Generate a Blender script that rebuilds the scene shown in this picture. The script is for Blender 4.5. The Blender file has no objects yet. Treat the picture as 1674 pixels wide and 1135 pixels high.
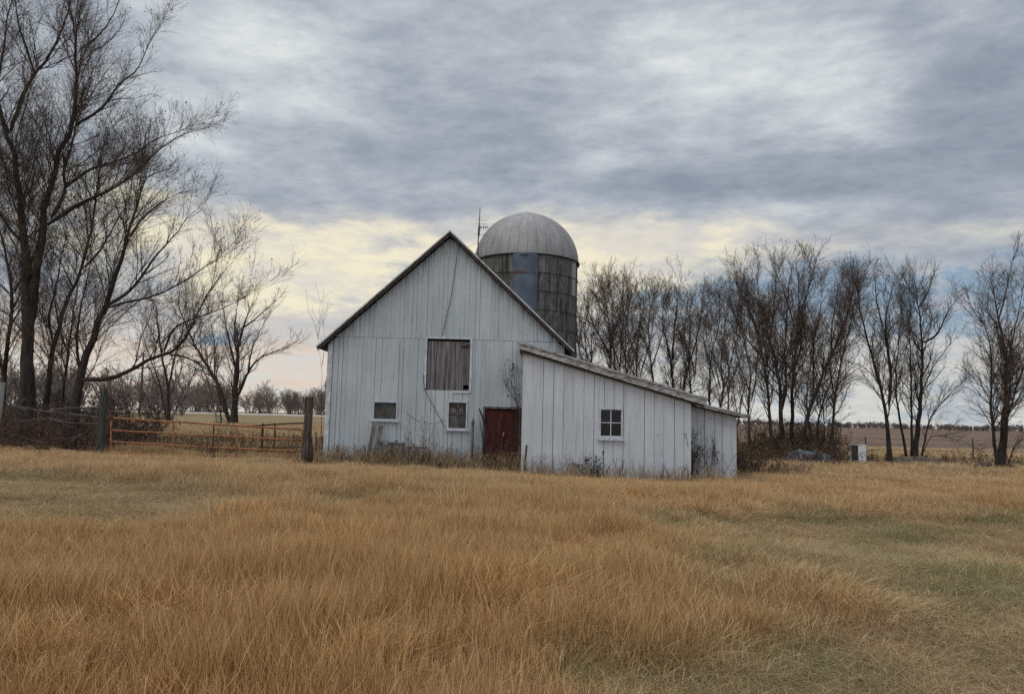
import bpy, math, random
import numpy as np
from mathutils import Vector, Matrix

random.seed(7)
RNG = np.random.default_rng(11)
SC = bpy.context.scene
COL = SC.collection

# ------------------------------------------------------------------ camera
F = 1210.0            # focal length in photo pixels (photo 1674 x 1135)
EYE = 1.65
PITCH = math.atan((684 - 567.5) / F)
ROLL = math.radians(1.4)
RM = Matrix.Rotation(math.pi / 2 + PITCH, 4, 'X') @ Matrix.Rotation(ROLL, 4, 'Z')
cam = bpy.data.cameras.new("camera")
cam.sensor_width = 36
cam.lens = 36 * F / 1674
cam.clip_start = 0.05
cam.clip_end = 6000
camo = bpy.data.objects.new("camera", cam)
camo.matrix_world = Matrix.Translation((0, 0, EYE)) @ RM
COL.objects.link(camo)
SC.camera = camo
R3 = np.array(RM.to_3x3())


def P(px, py, Y):
    """world point seen at photo pixel px, py at the distance Y north of the camera"""
    d = R3 @ np.array([px - 837.0, 567.5 - py, -F])
    return np.array([0, 0, EYE]) + d * (Y / d[1])


# ------------------------------------------------------------------ exposure, sky, sun
SC.view_settings.view_transform = 'Standard'
SC.view_settings.look = 'None'
SC.view_settings.exposure = 0.0
SC.view_settings.gamma = 1.0
SC.view_settings.use_curve_mapping = False
SC.render.engine = 'CYCLES'
SC.cycles.max_bounces = 4
SC.cycles.diffuse_bounces = 2
SC.cycles.transparent_max_bounces = 8
SC.cycles.use_denoising = False

SUN_EL, SUN_AZ = math.radians(58), math.radians(-120)   # azimuth clockwise from +Y


class NT:
    """tiny node-graph helper"""
    def __init__(s, tree):
        s.t = tree
        s.t.nodes.clear()

    def n(s, kind, **kw):
        nd = s.t.nodes.new(kind)
        for k, v in kw.items():
            if k.startswith('i_'):
                key = k[2:]
                key = int(key) if key.isdigit() else key.replace('_', ' ')
                s.put(nd.inputs[key], v)
            else:
                setattr(nd, k, v)
        return nd

    def put(s, sock, v):
        if isinstance(v, bpy.types.NodeSocket):
            s.t.links.new(v, sock)
        elif isinstance(v, bpy.types.Node):
            s.t.links.new(v.outputs[0], sock)
        else:
            if hasattr(sock, 'default_value'):
                if isinstance(v, (tuple, list)) and len(v) == 3 and sock.type == 'RGBA':
                    v = (*v, 1)
                sock.default_value = v

    def m(s, op, a, b=0.0, c=0.0, clamp=False):
        nd = s.t.nodes.new('ShaderNodeMath')
        nd.operation = op
        nd.use_clamp = clamp
        s.put(nd.inputs[0], a)
        s.put(nd.inputs[1], b)
        s.put(nd.inputs[2], c)
        return nd.outputs[0]

    def vm(s, op, a, b=(0, 0, 0)):
        nd = s.t.nodes.new('ShaderNodeVectorMath')
        nd.operation = op
        s.put(nd.inputs[0], a)
        s.put(nd.inputs[1], b)
        return nd.outputs[0]

    def mix(s, f, a, b, blend='MIX'):
        nd = s.t.nodes.new('ShaderNodeMix')
        nd.data_type = 'RGBA'
        nd.blend_type = blend
        s.put(nd.inputs[0], f)
        s.put(nd.inputs[6], a)
        s.put(nd.inputs[7], b)
        return nd.outputs[2]

    def ramp(s, f, stops, interp='LINEAR'):
        nd = s.t.nodes.new('ShaderNodeValToRGB')
        nd.color_ramp.interpolation = interp
        e = nd.color_ramp.elements
        while len(e) > 1:
            e.remove(e[-1])
        for i, (p, c) in enumerate(stops):
            if i == 0:
                e[0].position = p
                el = e[0]
            else:
                el = e.new(p)
            el.color = (*c, 1) if len(c) == 3 else c
        s.put(nd.inputs[0], f)
        return nd.outputs[0]

    def noise(s, vec, scale, detail=4, rough=0.55, dist=0.0, out=0):
        nd = s.t.nodes.new('ShaderNodeTexNoise')
        s.put(nd.inputs['Vector'], vec)
        nd.inputs['Scale'].default_value = scale
        nd.inputs['Detail'].default_value = detail
        nd.inputs['Roughness'].default_value = rough
        nd.inputs['Distortion'].default_value = dist
        return nd.outputs[out]

    def sstep(s, v, a, b):
        nd = s.t.nodes.new('ShaderNodeMapRange')
        nd.interpolation_type = 'SMOOTHSTEP'
        s.put(nd.inputs[0], v)
        nd.inputs[1].default_value = a
        nd.inputs[2].default_value = b
        return nd.outputs[0]

    def scale(s, vec, sx, sy, sz):
        return s.vm('MULTIPLY', vec, (sx, sy, sz))


def build_world():
    w = bpy.data.worlds.new("World")
    SC.world = w
    w.use_nodes = True
    g = NT(w.node_tree)
    tc = g.n('ShaderNodeTexCoord')
    d = tc.outputs['Generated']
    sep = g.n('ShaderNodeSeparateXYZ', i_0=d)
    X, Y, Z = sep.outputs
    deg = 57.29578
    el0 = g.m('MULTIPLY', g.m('ARCSINE', Z), deg)
    az0 = g.m('MULTIPLY', g.m('ARCTAN2', X, Y), deg)
    # cloud-plane coordinates
    zz = g.m('ADD', g.m('MAXIMUM', Z, 0.0), 0.10)
    u = g.m('DIVIDE', X, zz)
    v = g.m('DIVIDE', Y, zz)
    uv = g.n('ShaderNodeCombineXYZ', i_0=u, i_1=v, i_2=0.0).outputs[0]
    uvs = g.scale(uv, 0.55, 0.75, 1)
    n1 = g.noise(uvs, 0.8, 6, 0.55, 0.3)
    n2 = g.noise(g.vm('ADD', uvs, (7.3, 2.1, 0)), 2.4, 8, 0.62, 0.5)
    rot = g.n('ShaderNodeVectorRotate', i_Vector=uv, i_Angle=math.radians(28))
    n3 = g.noise(g.scale(rot.outputs[0], 2.2, 3.6, 1), 1.6, 6, 0.65, 0.6)
    dn = g.noise(g.scale(d, 1.0, 1.0, 2.3), 4.2, 9, 0.62, 0.12)
    dn2 = g.noise(g.vm('ADD', g.scale(d, 1.0, 1.0, 3.2), (3.1, 0, 1.7)), 10.0, 8, 0.62, 0.12)
    # warp az/el with noise for ragged blob edges
    wv = g.n('ShaderNodeSeparateXYZ', i_0=g.noise(g.scale(uv, 0.5, 0.8, 1), 1.6, 6, 0.62, 0.2, out=1))
    az = g.m('ADD', az0, g.m('MULTIPLY', g.m('SUBTRACT', wv.outputs[0], 0.5), 20))
    el = g.m('ADD', el0, g.m('MULTIPLY', g.m('SUBTRACT', wv.outputs[1], 0.5), g.m('MULTIPLY', g.m('ADD', el0, 4.0), 0.45)))

    def blob(a, e, sa, se, azz=az, ell=el):
        p = g.m('POWER', g.m('ABSOLUTE', g.m('DIVIDE', g.m('SUBTRACT', azz, a), sa)), 2.0)
        q = g.m('POWER', g.m('ABSOLUTE', g.m('DIVIDE', g.m('SUBTRACT', ell, e), se)), 2.0)
        return g.m('EXPONENT', g.m('MULTIPLY', g.m('ADD', p, q), -1.0))

    B = g.m('ADD', g.m('MULTIPLY', n1, 0.32), g.m('MULTIPLY', n2, 0.28))
    B = g.m('ADD', B, g.m('ADD', g.m('MULTIPLY', dn, 0.42), g.m('MULTIPLY', dn2, 0.40)))
    dn3 = g.noise(g.scale(d, 1.0, 1.0, 2.6), 26.0, 6, 0.65, 0.1)
    B = g.m('ADD', B, g.m('MULTIPLY', g.m('SUBTRACT', dn3, 0.5), 0.20))
    n4 = g.noise(g.scale(uv, 1.3, 1.7, 1), 6.5, 6, 0.7, 0.8)
    B = g.m('ADD', B, g.m('MULTIPLY', n3, 0.26))
    B = g.m('ADD', B, g.m('MULTIPLY', g.m('SUBTRACT', n4, 0.5), 0.16))
    B = g.m('SUBTRACT', B, 0.285)
    for a, e, sa, se, wgt in BLOBS:
        B = g.m('ADD', B, g.m('MULTIPLY', blob(a, e, sa, se), wgt))
    cloud = g.ramp(B, [(0.30, (0.26, 0.305, 0.375)), (0.45, (0.35, 0.39, 0.46)), (0.58, (0.45, 0.495, 0.555)),
                       (0.74, (0.62, 0.665, 0.69)), (0.95, (0.86, 0.88, 0.84))])
    # warm light low in the south
    nw = g.noise(g.scale(uv, 0.35, 1.0, 1), 1.7, 7, 0.6, 0.3)
    band = g.m('MULTIPLY', blob(-4, 12.4, 60, 4.6), 1.2)
    band = g.m('ADD', band, g.m('MULTIPLY', blob(6, 9.5, 8, 4.0), 0.7))
    band = g.m('ADD', band, g.m('MULTIPLY', blob(-18, 9.0, 11, 5.0), 0.9))
    warm = g.sstep(g.m('MULTIPLY', band, g.m('ADD', -1.25, g.m('ADD', g.m('MULTIPLY', nw, 1.3), g.m('MULTIPLY', g.m('ADD', dn, dn2), 1.9)))), 0.55, 2.0)
    # low sky under the cloud edge: blue to the right, pinkish cream at the horizon
    sky = g.n('ShaderNodeTexSky', sky_type='NISHITA', sun_disc=False, sun_elevation=SUN_EL,
              sun_rotation=SUN_AZ, altitude=200, air_density=1.0, dust_density=1.2)
    skyc = g.mix(1.0, sky.outputs[0], (0.085, 0.075, 0.070, 1), 'MULTIPLY')
    skyc = g.mix(0.6, skyc, (0.27, 0.41, 0.56, 1))
    bl = g.m('ADD', g.m('MULTIPLY', blob(29, 9.6, 16, 2.7), 1.85), g.m('MULTIPLY', blob(-17, 5.2, 12, 0.8), 0.8))
    bl = g.m('ADD', bl, g.m('MULTIPLY', blob(9, 8.0, 7, 2.0), 0.55))
    blue = g.sstep(g.m('MULTIPLY', bl, g.m('ADD', 0.85, g.m('MULTIPLY', g.m('SUBTRACT', dn2, 0.5), 5.5))), 0.22, 1.15)
    lowm = g.sstep(el0, 9.0, 4.0)
    low = g.mix(g.sstep(az0, -12.0, 14.0), (0.80, 0.66, 0.54, 1), (0.63, 0.63, 0.60, 1))
    low = g.mix(g.sstep(n2, 0.35, 0.7), low, (0.72, 0.70, 0.65, 1))
    low = g.mix(g.m('MULTIPLY', g.sstep(dn2, 0.52, 0.40), g.m('MULTIPLY', 0.7, g.sstep(az0, -12.0, 14.0))), low, (0.42, 0.49, 0.56, 1))
    c = g.mix(warm, cloud, g.mix(g.sstep(dn2, 0.42, 0.62), (0.74, 0.70, 0.62, 1), (0.90, 0.83, 0.62, 1)))
    c = g.mix(g.m('MULTIPLY', lowm, 0.85), c, low)
    c = g.mix(g.m('MULTIPLY', blue, 0.92), c, skyc)
    # the overcast is thinner and brighter behind and above the viewer
    back = g.sstep(Y, 0.25, -0.7)
    up = g.sstep(Z, 0.62, 0.95)
    k = g.m('ADD', 1.0, g.m('ADD', g.m('MULTIPLY', back, SKY_BACK), g.m('MULTIPLY', up, SKY_UP)))
    bg = g.n('ShaderNodeBackground', i_Color=c, i_Strength=k)
    out = g.n('ShaderNodeOutputWorld', i_Surface=bg.outputs[0])


SKY_BACK, SKY_UP = 0.75, 1.8
#         az    el   s_az  s_el  weight
BLOBS = [(-21, 25.0, 7.5, 3.6, 0.34), (-23, 20.5, 6.0, 2.0, 0.12), (14, 26.0, 9.0, 3.2, 0.20), (23, 24.0, 5.0, 2.4, 0.12), (24, 21.5, 4.5, 2.0, 0.19),
         (-1, 20.0, 13.0, 5.0, -0.13), (17, 18.5, 9.0, 1.6, -0.20), (34, 21.0, 8.0, 5.0, -0.24), (8, 27.0, 5.0, 2.0, -0.06), (-8, 29.0, 10.0, 3.0, -0.04),
         (10, 31.0, 14.0, 3.0, -0.02), (7, 20.5, 4.5, 1.8, 0.13), (30, 31.0, 9.0, 3.0, 0.06), 
         (22, 15.8, 5.0, 1.2, 0.10), (-13, 16.0, 9.0, 2.0, -0.03)]
build_world()

sun = bpy.data.lights.new("sun", 'SUN')
sun.energy = 1.4
sun.angle = math.radians(40)
sun.color = (1.0, 0.93, 0.84)
suno = bpy.data.objects.new("sun", sun)
dv = Vector((math.sin(SUN_AZ) * math.cos(SUN_EL), math.cos(SUN_AZ) * math.cos(SUN_EL), math.sin(SUN_EL)))
suno.rotation_euler = dv.to_track_quat('Z', 'Y').to_euler()
suno.location = (0, 0, 40)
COL.objects.link(suno)


# ------------------------------------------------------------------ object helpers
def tag(o, label=None, cat=None, group=None, kind=None):
    if label: o['label'] = label
    if cat: o['category'] = cat
    if group: o['group'] = group
    if kind: o['kind'] = kind
    return o


def empty(name, loc=(0, 0, 0)):
    o = bpy.data.objects.new(name, None)
    o.empty_display_size = 0.2
    COL.objects.link(o)
    o.location = loc
    return o


def np_mesh(name, V, faces_list, mats, parent=None, smooth=False, midx=None, attrs=None):
    """V (n,3); faces_list: list of int arrays (m,k) of quads or tris. mats: material or list."""
    me = bpy.data.meshes.new(name)
    V = np.asarray(V, np.float32)
    me.vertices.add(len(V))
    me.vertices.foreach_set('co', V.ravel())
    loops = np.concatenate([f.ravel() for f in faces_list]).astype(np.int32)
    tot = np.concatenate([np.full(len(f), f.shape[1]) for f in faces_list]).astype(np.int32)
    start = np.concatenate([[0], np.cumsum(tot)[:-1]]).astype(np.int32)
    me.loops.add(len(loops))
    me.loops.foreach_set('vertex_index', loops)
    me.polygons.add(len(tot))
    me.polygons.foreach_set('loop_start', start)
    me.polygons.foreach_set('loop_total', tot)
    if midx is not None:
        me.polygons.foreach_set('material_index', np.asarray(midx, np.int32))
    me.polygons.foreach_set('use_smooth', np.full(len(tot), bool(smooth)))
    if attrs:
        for an, av in attrs.items():
            a = me.attributes.new(an, 'FLOAT', 'POINT')
            a.data.foreach_set('value', np.asarray(av, np.float32))
    me.update(calc_edges=True)
    for mt in (mats if isinstance(mats, (list, tuple)) else [mats]):
        me.materials.append(mt)
    o = bpy.data.objects.new(name, me)
    COL.objects.link(o)
    if parent is not None:
        o.parent = parent
        o.matrix_parent_inverse = Matrix.Translation(-Vector(root_loc(parent)))
    return o


def root_loc(p):
    v = Vector((0, 0, 0))
    if p.type == 'EMPTY':
        v = p.location.copy()
    elif p.parent is not None:
        v = Vector((0, 0, 0))
        # meshes hold world coordinates: their own matrix is identity in world space
    return v


class MB:
    """collects polygons in world coordinates; build() links ONE mesh"""
    def __init__(s):
        s.v = []
        s.f = []

    def poly(s, pts, faces):
        b = len(s.v)
        s.v += [tuple(map(float, p)) for p in pts]
        s.f += [tuple(b + i for i in f) for f in faces]

    def box(s, x0, x1, y0, y1, z0, z1):
        s.hexa([(x0, y0, z0), (x1, y0, z0), (x1, y1, z0), (x0, y1, z0), (x0, y0, z1), (x1, y0, z1), (x1, y1, z1), (x0, y1, z1)])

    def hexa(s, p):
        s.poly(p, [(0, 3, 2, 1), (4, 5, 6, 7), (0, 1, 5, 4), (1, 2, 6, 5), (2, 3, 7, 6), (3, 0, 4, 7)])

    def prism(s, pts2, y0, y1):
        """polygon in x,z (counter-clockwise seen from -Y) swept from y0 to y1"""
        n = len(pts2)
        p = [(x, y0, z) for x, z in pts2] + [(x, y1, z) for x, z in pts2]
        s.poly(p, [tuple(range(n)), tuple(range(2 * n - 1, n - 1, -1))] + [(i + n, (i + 1) % n + n, (i + 1) % n, i) for i in range(n)])

    def bar(s, a, b, w, h=None, up=(0, 0, 1)):
        a, b = Vector(a), Vector(b)
        h = h or w
        t = (b - a).normalized()
        u = t.cross(Vector(up))
        if u.length < 1e-3:
            u = t.cross(Vector((1, 0, 0)))
        u.normalize()
        q = u.cross(t).normalized()
        u *= w / 2
        q *= h / 2
        s.hexa([a - u - q, a + u - q, b + u - q, b - u - q, a - u + q, a + u + q, b + u + q, b - u + q])

    def tube(s, pts, rad, k=8, cap=True):
        pts = [Vector(p) for p in pts]
        if not isinstance(rad, (list, tuple)):
            rad = [rad] * len(pts)
        b = len(s.v)
        u = None
        for i, p in enumerate(pts):
            t = (pts[min(i + 1, len(pts) - 1)] - pts[max(i - 1, 0)]).normalized()
            if u is None:
                u = t.orthogonal().normalized()
            u = (u - t * u.dot(t)).normalized()
            w = t.cross(u)
            for j in range(k):
                a = 2 * math.pi * j / k
                s.v.append(tuple(p + (u * math.cos(a) + w * math.sin(a)) * rad[i]))
        for i in range(len(pts) - 1):
            for j in range(k):
                j2 = (j + 1) % k
                s.f.append((b + i * k + j, b + i * k + j2, b + (i + 1) * k + j2, b + (i + 1) * k + j))
        if cap:
            s.f.append(tuple(b + j for j in range(k - 1, -1, -1)))
            s.f.append(tuple(b + (len(pts) - 1) * k + j for j in range(k)))

    def build(s, name, mat, parent=None, smooth=False, bevel=0):
        me = bpy.data.meshes.new(name)
        me.from_pydata(s.v, [], s.f)
        me.materials.append(mat)
        if smooth:
            me.polygons.foreach_set('use_smooth', [True] * len(me.polygons))
        me.update()
        o = bpy.data.objects.new(name, me)
        COL.objects.link(o)
        if parent is not None:
            o.parent = parent
            o.matrix_parent_inverse = Matrix.Translation(-Vector(root_loc(parent)))
        if bevel:
            b = o.modifiers.new('bevel', 'BEVEL')
            b.width = bevel
            b.segments = 2
        return o


# ------------------------------------------------------------------ materials
def mat(name, fn, rough=0.85, spec=0.2):
    m = bpy.data.materials.new(name)
    m.use_nodes = True
    g = NT(m.node_tree)
    p = g.n('ShaderNodeBsdfPrincipled')
    p.inputs['Roughness'].default_value = rough
    p.inputs['Specular IOR Level'].default_value = spec
    out = g.n('ShaderNodeOutputMaterial', i_Surface=p.outputs[0])
    tc = g.n('ShaderNodeTexCoord')
    geo = g.n('ShaderNodeNewGeometry')
    fn(g, p, geo.outputs['Position'], tc)
    return m


def bump(g, p, h, strength=0.4, dist=0.01):
    b = g.n('ShaderNodeBump')
    b.inputs['Strength'].default_value = strength
    b.inputs['Distance'].default_value = dist
    g.put(b.inputs['Height'], h)
    g.put(p.inputs['Normal'], b.outputs[0])


def plain(name, c1, c2, scale=6, rough=0.85, stretch=(1, 1, 1), bm=0.3, detail=5, lo=0.35, hi=0.68, spec=0.2, metal=0.0):
    def fn(g, p, pos, tc):
        n = g.noise(g.scale(pos, *stretch), scale, detail, 0.6)
        g.put(p.inputs['Base Color'], g.ramp(n, [(lo, c1), (hi, c2)]))
        p.inputs['Metallic'].default_value = metal
        if bm:
            bump(g, p, n, bm, 0.01)
    return mat(name, fn, rough, spec)


def paint_fn(base, base2, grime, peel_amt, rake=False):
    def fn(g, p, pos, tc):
        at = g.n('ShaderNodeAttribute', attribute_name='tone')
        tone = at.outputs['Fac']
        n = g.noise(g.scale(pos, 1, 1, 0.12), 7, 6, 0.6)
        big = g.noise(pos, 0.55, 4, 0.55)
        c = g.mix(g.sstep(big, 0.35, 0.65), base, base2)
        c = g.mix(g.m('MULTIPLY', g.sstep(n, 0.45, 0.8), 0.45), c, grime)
        c = g.mix(g.m('MULTIPLY', tone, 0.22), c, grime)
        # worn paint: thin streaks and flecks showing old grey wood
        st = g.noise(g.scale(pos, 1, 1, 0.045), 42, 5, 0.7)
        fl = g.noise(g.scale(pos, 1, 1, 0.35), 22, 5, 0.65)
        areas = g.noise(g.scale(pos, 1, 1, 0.5), 0.9, 3, 0.5)
        m1 = g.m('MULTIPLY', g.sstep(st, 0.635 - peel_amt * 0.03, 0.69), g.sstep(areas, 0.40, 0.62))
        m2 = g.m('MULTIPLY', g.sstep(fl, 0.70 - peel_amt * 0.03, 0.735), 0.9)
        mm = g.m('MAXIMUM', m1, m2)
        c = g.mix(g.m('MULTIPLY', mm, 0.8), c, (0.13, 0.125, 0.12, 1))
        # broad faint runs and scattered chips of bare board
        run = g.noise(g.scale(pos, 1, 1, 0.05), 13, 4, 0.6)
        c = g.mix(g.m('MULTIPLY', g.sstep(run, 0.50, 0.68), 0.30), c, (0.20, 0.21, 0.21, 1))
        chip = g.noise(g.scale(pos, 1, 1, 0.42), 11, 4, 0.75)
        c = g.mix(g.m('MULTIPLY', g.sstep(chip, 0.64, 0.69), 0.75), c, (0.11, 0.105, 0.10, 1))
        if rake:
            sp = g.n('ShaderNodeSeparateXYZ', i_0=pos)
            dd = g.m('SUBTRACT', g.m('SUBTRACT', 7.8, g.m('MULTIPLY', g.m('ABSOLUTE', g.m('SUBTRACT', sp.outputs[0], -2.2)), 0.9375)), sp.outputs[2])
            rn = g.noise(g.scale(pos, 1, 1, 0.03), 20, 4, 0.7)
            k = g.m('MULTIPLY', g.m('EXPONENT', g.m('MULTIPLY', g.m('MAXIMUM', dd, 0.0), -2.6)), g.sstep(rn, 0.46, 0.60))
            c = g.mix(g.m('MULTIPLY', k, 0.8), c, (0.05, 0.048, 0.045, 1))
        g.put(p.inputs['Base Color'], c)
        h = g.m('SUBTRACT', g.m('MULTIPLY', g.noise(g.scale(pos, 1, 1, 0.06), 60, 3, 0.6), 0.5), g.m('MULTIPLY', mm, 0.8))
        bump(g, p, h, 0.35, 0.004)
    return fn


M = {}
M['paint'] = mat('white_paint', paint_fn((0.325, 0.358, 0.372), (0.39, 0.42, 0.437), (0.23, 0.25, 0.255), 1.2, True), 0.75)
M['shed_paint'] = mat('shed_paint', paint_fn((0.42, 0.44, 0.465), (0.47, 0.485, 0.51), (0.31, 0.31, 0.31), 1.0), 0.75)
M['trim'] = plain('trim_paint', (0.28, 0.29, 0.30), (0.50, 0.52, 0.55), 12, 0.7, (1, 1, 0.4))
M['grey_wood'] = plain('weathered_wood', (0.05, 0.045, 0.04), (0.17, 0.155, 0.14), 16, 0.9, (1, 1, 0.07), 0.6)
M['hay_wood'] = plain('hayloft_planks', (0.044, 0.041, 0.040), (0.21, 0.195, 0.19), 15, 0.9, (1.6, 1, 0.06), 0.7)
M['fascia'] = plain('worn_fascia', (0.12, 0.115, 0.11), (0.42, 0.41, 0.40), 9, 0.9, (0.6, 1, 2.6), 0.7, 7, 0.38, 0.62)
M['shingle'] = plain('old_shingle', (0.05, 0.048, 0.046), (0.13, 0.125, 0.12), 14, 0.9, (1, 1, 1), 0.5)
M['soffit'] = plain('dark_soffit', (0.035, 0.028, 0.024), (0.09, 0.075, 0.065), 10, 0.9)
M['edge'] = plain('metal_edge', (0.20, 0.20, 0.20), (0.46, 0.46, 0.47), 5, 0.55, (1, 1, 1), 0.2)
M['inside'] = plain('dark_inside_wall', (0.03, 0.027, 0.025), (0.07, 0.06, 0.055), 6, 0.95)
M['rust'] = plain('rusty_gate_paint', (0.13, 0.050, 0.025), (0.34, 0.148, 0.068), 14, 0.8, (1, 1, 1), 0.3)
M['dark_rust'] = plain('dark_rust', (0.035, 0.022, 0.017), (0.10, 0.05, 0.035), 20, 0.8)
M['dark_metal'] = plain('dark_metal', (0.035, 0.035, 0.036), (0.09, 0.09, 0.09), 20, 0.6)
M['post'] = plain('fence_post_wood', (0.025, 0.018, 0.014), (0.10, 0.078, 0.062), 14, 0.95, (1, 1, 0.12), 0.9)
M['mossy_post'] = plain('mossy_post_wood', (0.025, 0.024, 0.019), (0.078, 0.077, 0.064), 14, 0.95, (1, 1, 0.12), 0.9)
M['pale_post'] = plain('pale_post_wood', (0.15, 0.14, 0.13), (0.30, 0.29, 0.28), 14, 0.95, (1, 1, 0.1), 0.6)
M['rail'] = plain('old_rail_wood', (0.03, 0.026, 0.023), (0.115, 0.105, 0.095), 14, 0.95, (0.2, 1, 1), 0.6)
M['bark'] = plain('tree_bark', (0.014, 0.011, 0.009), (0.050, 0.040, 0.032), 9, 0.95, (1, 1, 0.25), 0.9)
M['bark_brown'] = plain('brown_tree_bark', (0.03, 0.022, 0.017), (0.095, 0.072, 0.055), 9, 0.95, (1, 1, 0.25), 0.9)
M['twig'] = plain('twig_bark', (0.042, 0.029, 0.022), (0.105, 0.074, 0.055), 3, 0.95, (1, 1, 1), 0)
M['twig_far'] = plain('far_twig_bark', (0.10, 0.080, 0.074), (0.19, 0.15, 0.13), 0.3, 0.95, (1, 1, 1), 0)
M['leaf'] = plain('dead_leaf', (0.06, 0.036, 0.020), (0.16, 0.095, 0.048), 5, 0.9, (1, 1, 1), 0)
M['darkleaf'] = plain('dark_dead_leaf', (0.018, 0.015, 0.012), (0.05, 0.038, 0.03), 8, 0.9, (1, 1, 1), 0)
M['weed'] = plain('dry_weed', (0.07, 0.045, 0.028), (0.20, 0.135, 0.075), 5, 0.9, (1, 1, 1), 0)
M['straw'] = plain('straw', (0.18, 0.115, 0.06), (0.40, 0.29, 0.17), 5, 0.9, (1, 1, 1), 0)
M['weed_dark'] = plain('dark_weed', (0.035, 0.025, 0.018), (0.10, 0.068, 0.045), 5, 0.9, (1, 1, 1), 0)
M['cane'] = plain('bramble_cane', (0.06, 0.038, 0.033), (0.16, 0.105, 0.09), 2.0, 0.9, (1, 1, 1), 0)
M['cable'] = plain('black_cable', (0.02, 0.02, 0.02), (0.05, 0.05, 0.05), 5, 0.7)
M['tarp'] = plain('blue_grey_tarp', (0.045, 0.058, 0.085), (0.15, 0.175, 0.22), 1.8, 0.55, (1, 1, 2), 0.3)
M['white_metal'] = plain('white_enamel', (0.50, 0.52, 0.52), (0.66, 0.68, 0.68), 5, 0.5, (1, 1, 1), 0.05)
M['rock'] = plain('field_rock', (0.12, 0.105, 0.09), (0.34, 0.30, 0.27), 4, 0.95, (1, 1, 1), 0.7)
M['concrete'] = plain('old_concrete', (0.13, 0.125, 0.11), (0.27, 0.26, 0.24), 5, 0.95, (1, 1, 0.6), 0.6)


def red_door_fn(g, p, pos, tc):
    n = g.noise(g.scale(pos, 1, 1, 0.12), 12, 6, 0.65)
    n2 = g.noise(g.scale(pos, 1, 1, 0.5), 5, 6, 0.65)
    c = g.ramp(n, [(0.32, (0.020, 0.009, 0.008)), (0.55, (0.062, 0.015, 0.012)), (0.75, (0.12, 0.044, 0.035))])
    c = g.mix(g.sstep(n2, 0.48, 0.64), c, (0.028, 0.018, 0.015, 1))
    g.put(p.inputs['Base Color'], c)
    bump(g, p, n, 0.6, 0.01)


M['red_door'] = mat('faded_red_paint', red_door_fn, 0.9)


def glass_mat(name, tint, rough, dust):
    m = bpy.data.materials.new(name)
    m.use_nodes = True
    g = NT(m.node_tree)
    geo = g.n('ShaderNodeNewGeometry')
    tr = g.n('ShaderNodeBsdfTransparent', i_Color=tint)
    gl = g.n('ShaderNodeBsdfGlossy', i_Roughness=rough)
    df = g.n('ShaderNodeBsdfDiffuse', i_Color=(0.22, 0.21, 0.20, 1))
    fr = g.n('ShaderNodeFresnel', i_IOR=1.45)
    a = g.n('ShaderNodeMixShader', i_0=fr.outputs[0], i_1=tr.outputs[0], i_2=gl.outputs[0])
    n = g.noise(geo.outputs['Position'], 5, 5, 0.6)
    b = g.n('ShaderNodeMixShader', i_0=g.m('MULTIPLY', g.sstep(n, 0.3, 0.75), dust), i_1=a.outputs[0], i_2=df.outputs[0])
    g.n('ShaderNodeOutputMaterial', i_Surface=b.outputs[0])
    return m


def pane_fn(lo, hi, at):
    def fn(g, p, pos, tc):
        n = g.noise(g.scale(pos, 1, 1, .8), 3.5, 5, .6)
        g.put(p.inputs['Base Color'], g.ramp(n, [(at, lo), (at + .2, hi)]))
        bump(g, p, g.noise(pos, 3, 2, .5), .15, .02)
    return fn


M['glass'] = mat('old_glass', pane_fn((0.006, 0.006, 0.007), (0.016, 0.016, 0.018), .45), 0.12, 0.22)
M['dusty_glass'] = mat('dusty_glass', pane_fn((0.018, 0.018, 0.019), (0.060, 0.058, 0.055), .38), 0.3, 0.22)


# ------------------------------------------------------------------ terrain
CP = np.array([
    (0, -10, 0), (-10, -5, 0), (10, -5, 0), (0, 0, 0), (-4, 6, 0), (4, 6, 0), (-9, 14, -.03), (0, 14, -.16), (9, 14, -.24),
    (-14, 25, -.06), (-20, 22, 0), (-7, 25, -.26), (0, 25, -.36), (6, 24, -.48), (12, 25, -.42), (20, 25, -.32), (18, 34, -.25), (14, 36, -.25),
    (25, 40, -.15), (-24, 30, .0), (-14, 32, .05), (-20, 55, .62), (-8, 50, .3), (0, 45, -.1), (15, 60, -.1), (30, 60, -.1), (-45, 60, .6),
    (-30, 100, .8), (0, 100, .4), (30, 100, -.1), (60, 100, -.1), (-80, 200, 1.0), (-30, 200, 1.0), (20, 200, .3), (100, 200, 0.0),
    (-200, 500, 1.0), (0, 500, .6), (200, 500, 0.1), (-800, 1500, .8), (0, 1500, .5), (800, 1500, .2)], float)


def ground_z(x, y):
    x = np.asarray(x, float)
    y = np.asarray(y, float)
    sh = x.shape
    x = x.ravel(); y = y.ravel()
    z = np.zeros_like(x)
    w = np.zeros_like(x)
    for cx, cy, cz in CP:
        s = 4.0 + 0.16 * abs(cy) + 0.05 * abs(cx)
        d2 = ((x - cx) ** 2 + (y - cy) ** 2) / (s * s)
        ww = 1.0 / (0.15 + d2) ** 2 / s ** 0.0
        z += ww * cz
        w += ww
    z = z / w
    z += 0.035 * np.sin(x * 0.9 + 1.3 * np.sin(y * 0.5)) * np.sin(y * 0.7 + 0.5) * np.exp(-((y - 14) / 26) ** 2)
    return z.reshape(sh)


def gz(x, y):
    return float(ground_z(np.array([x]), np.array([y]))[0])


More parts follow.
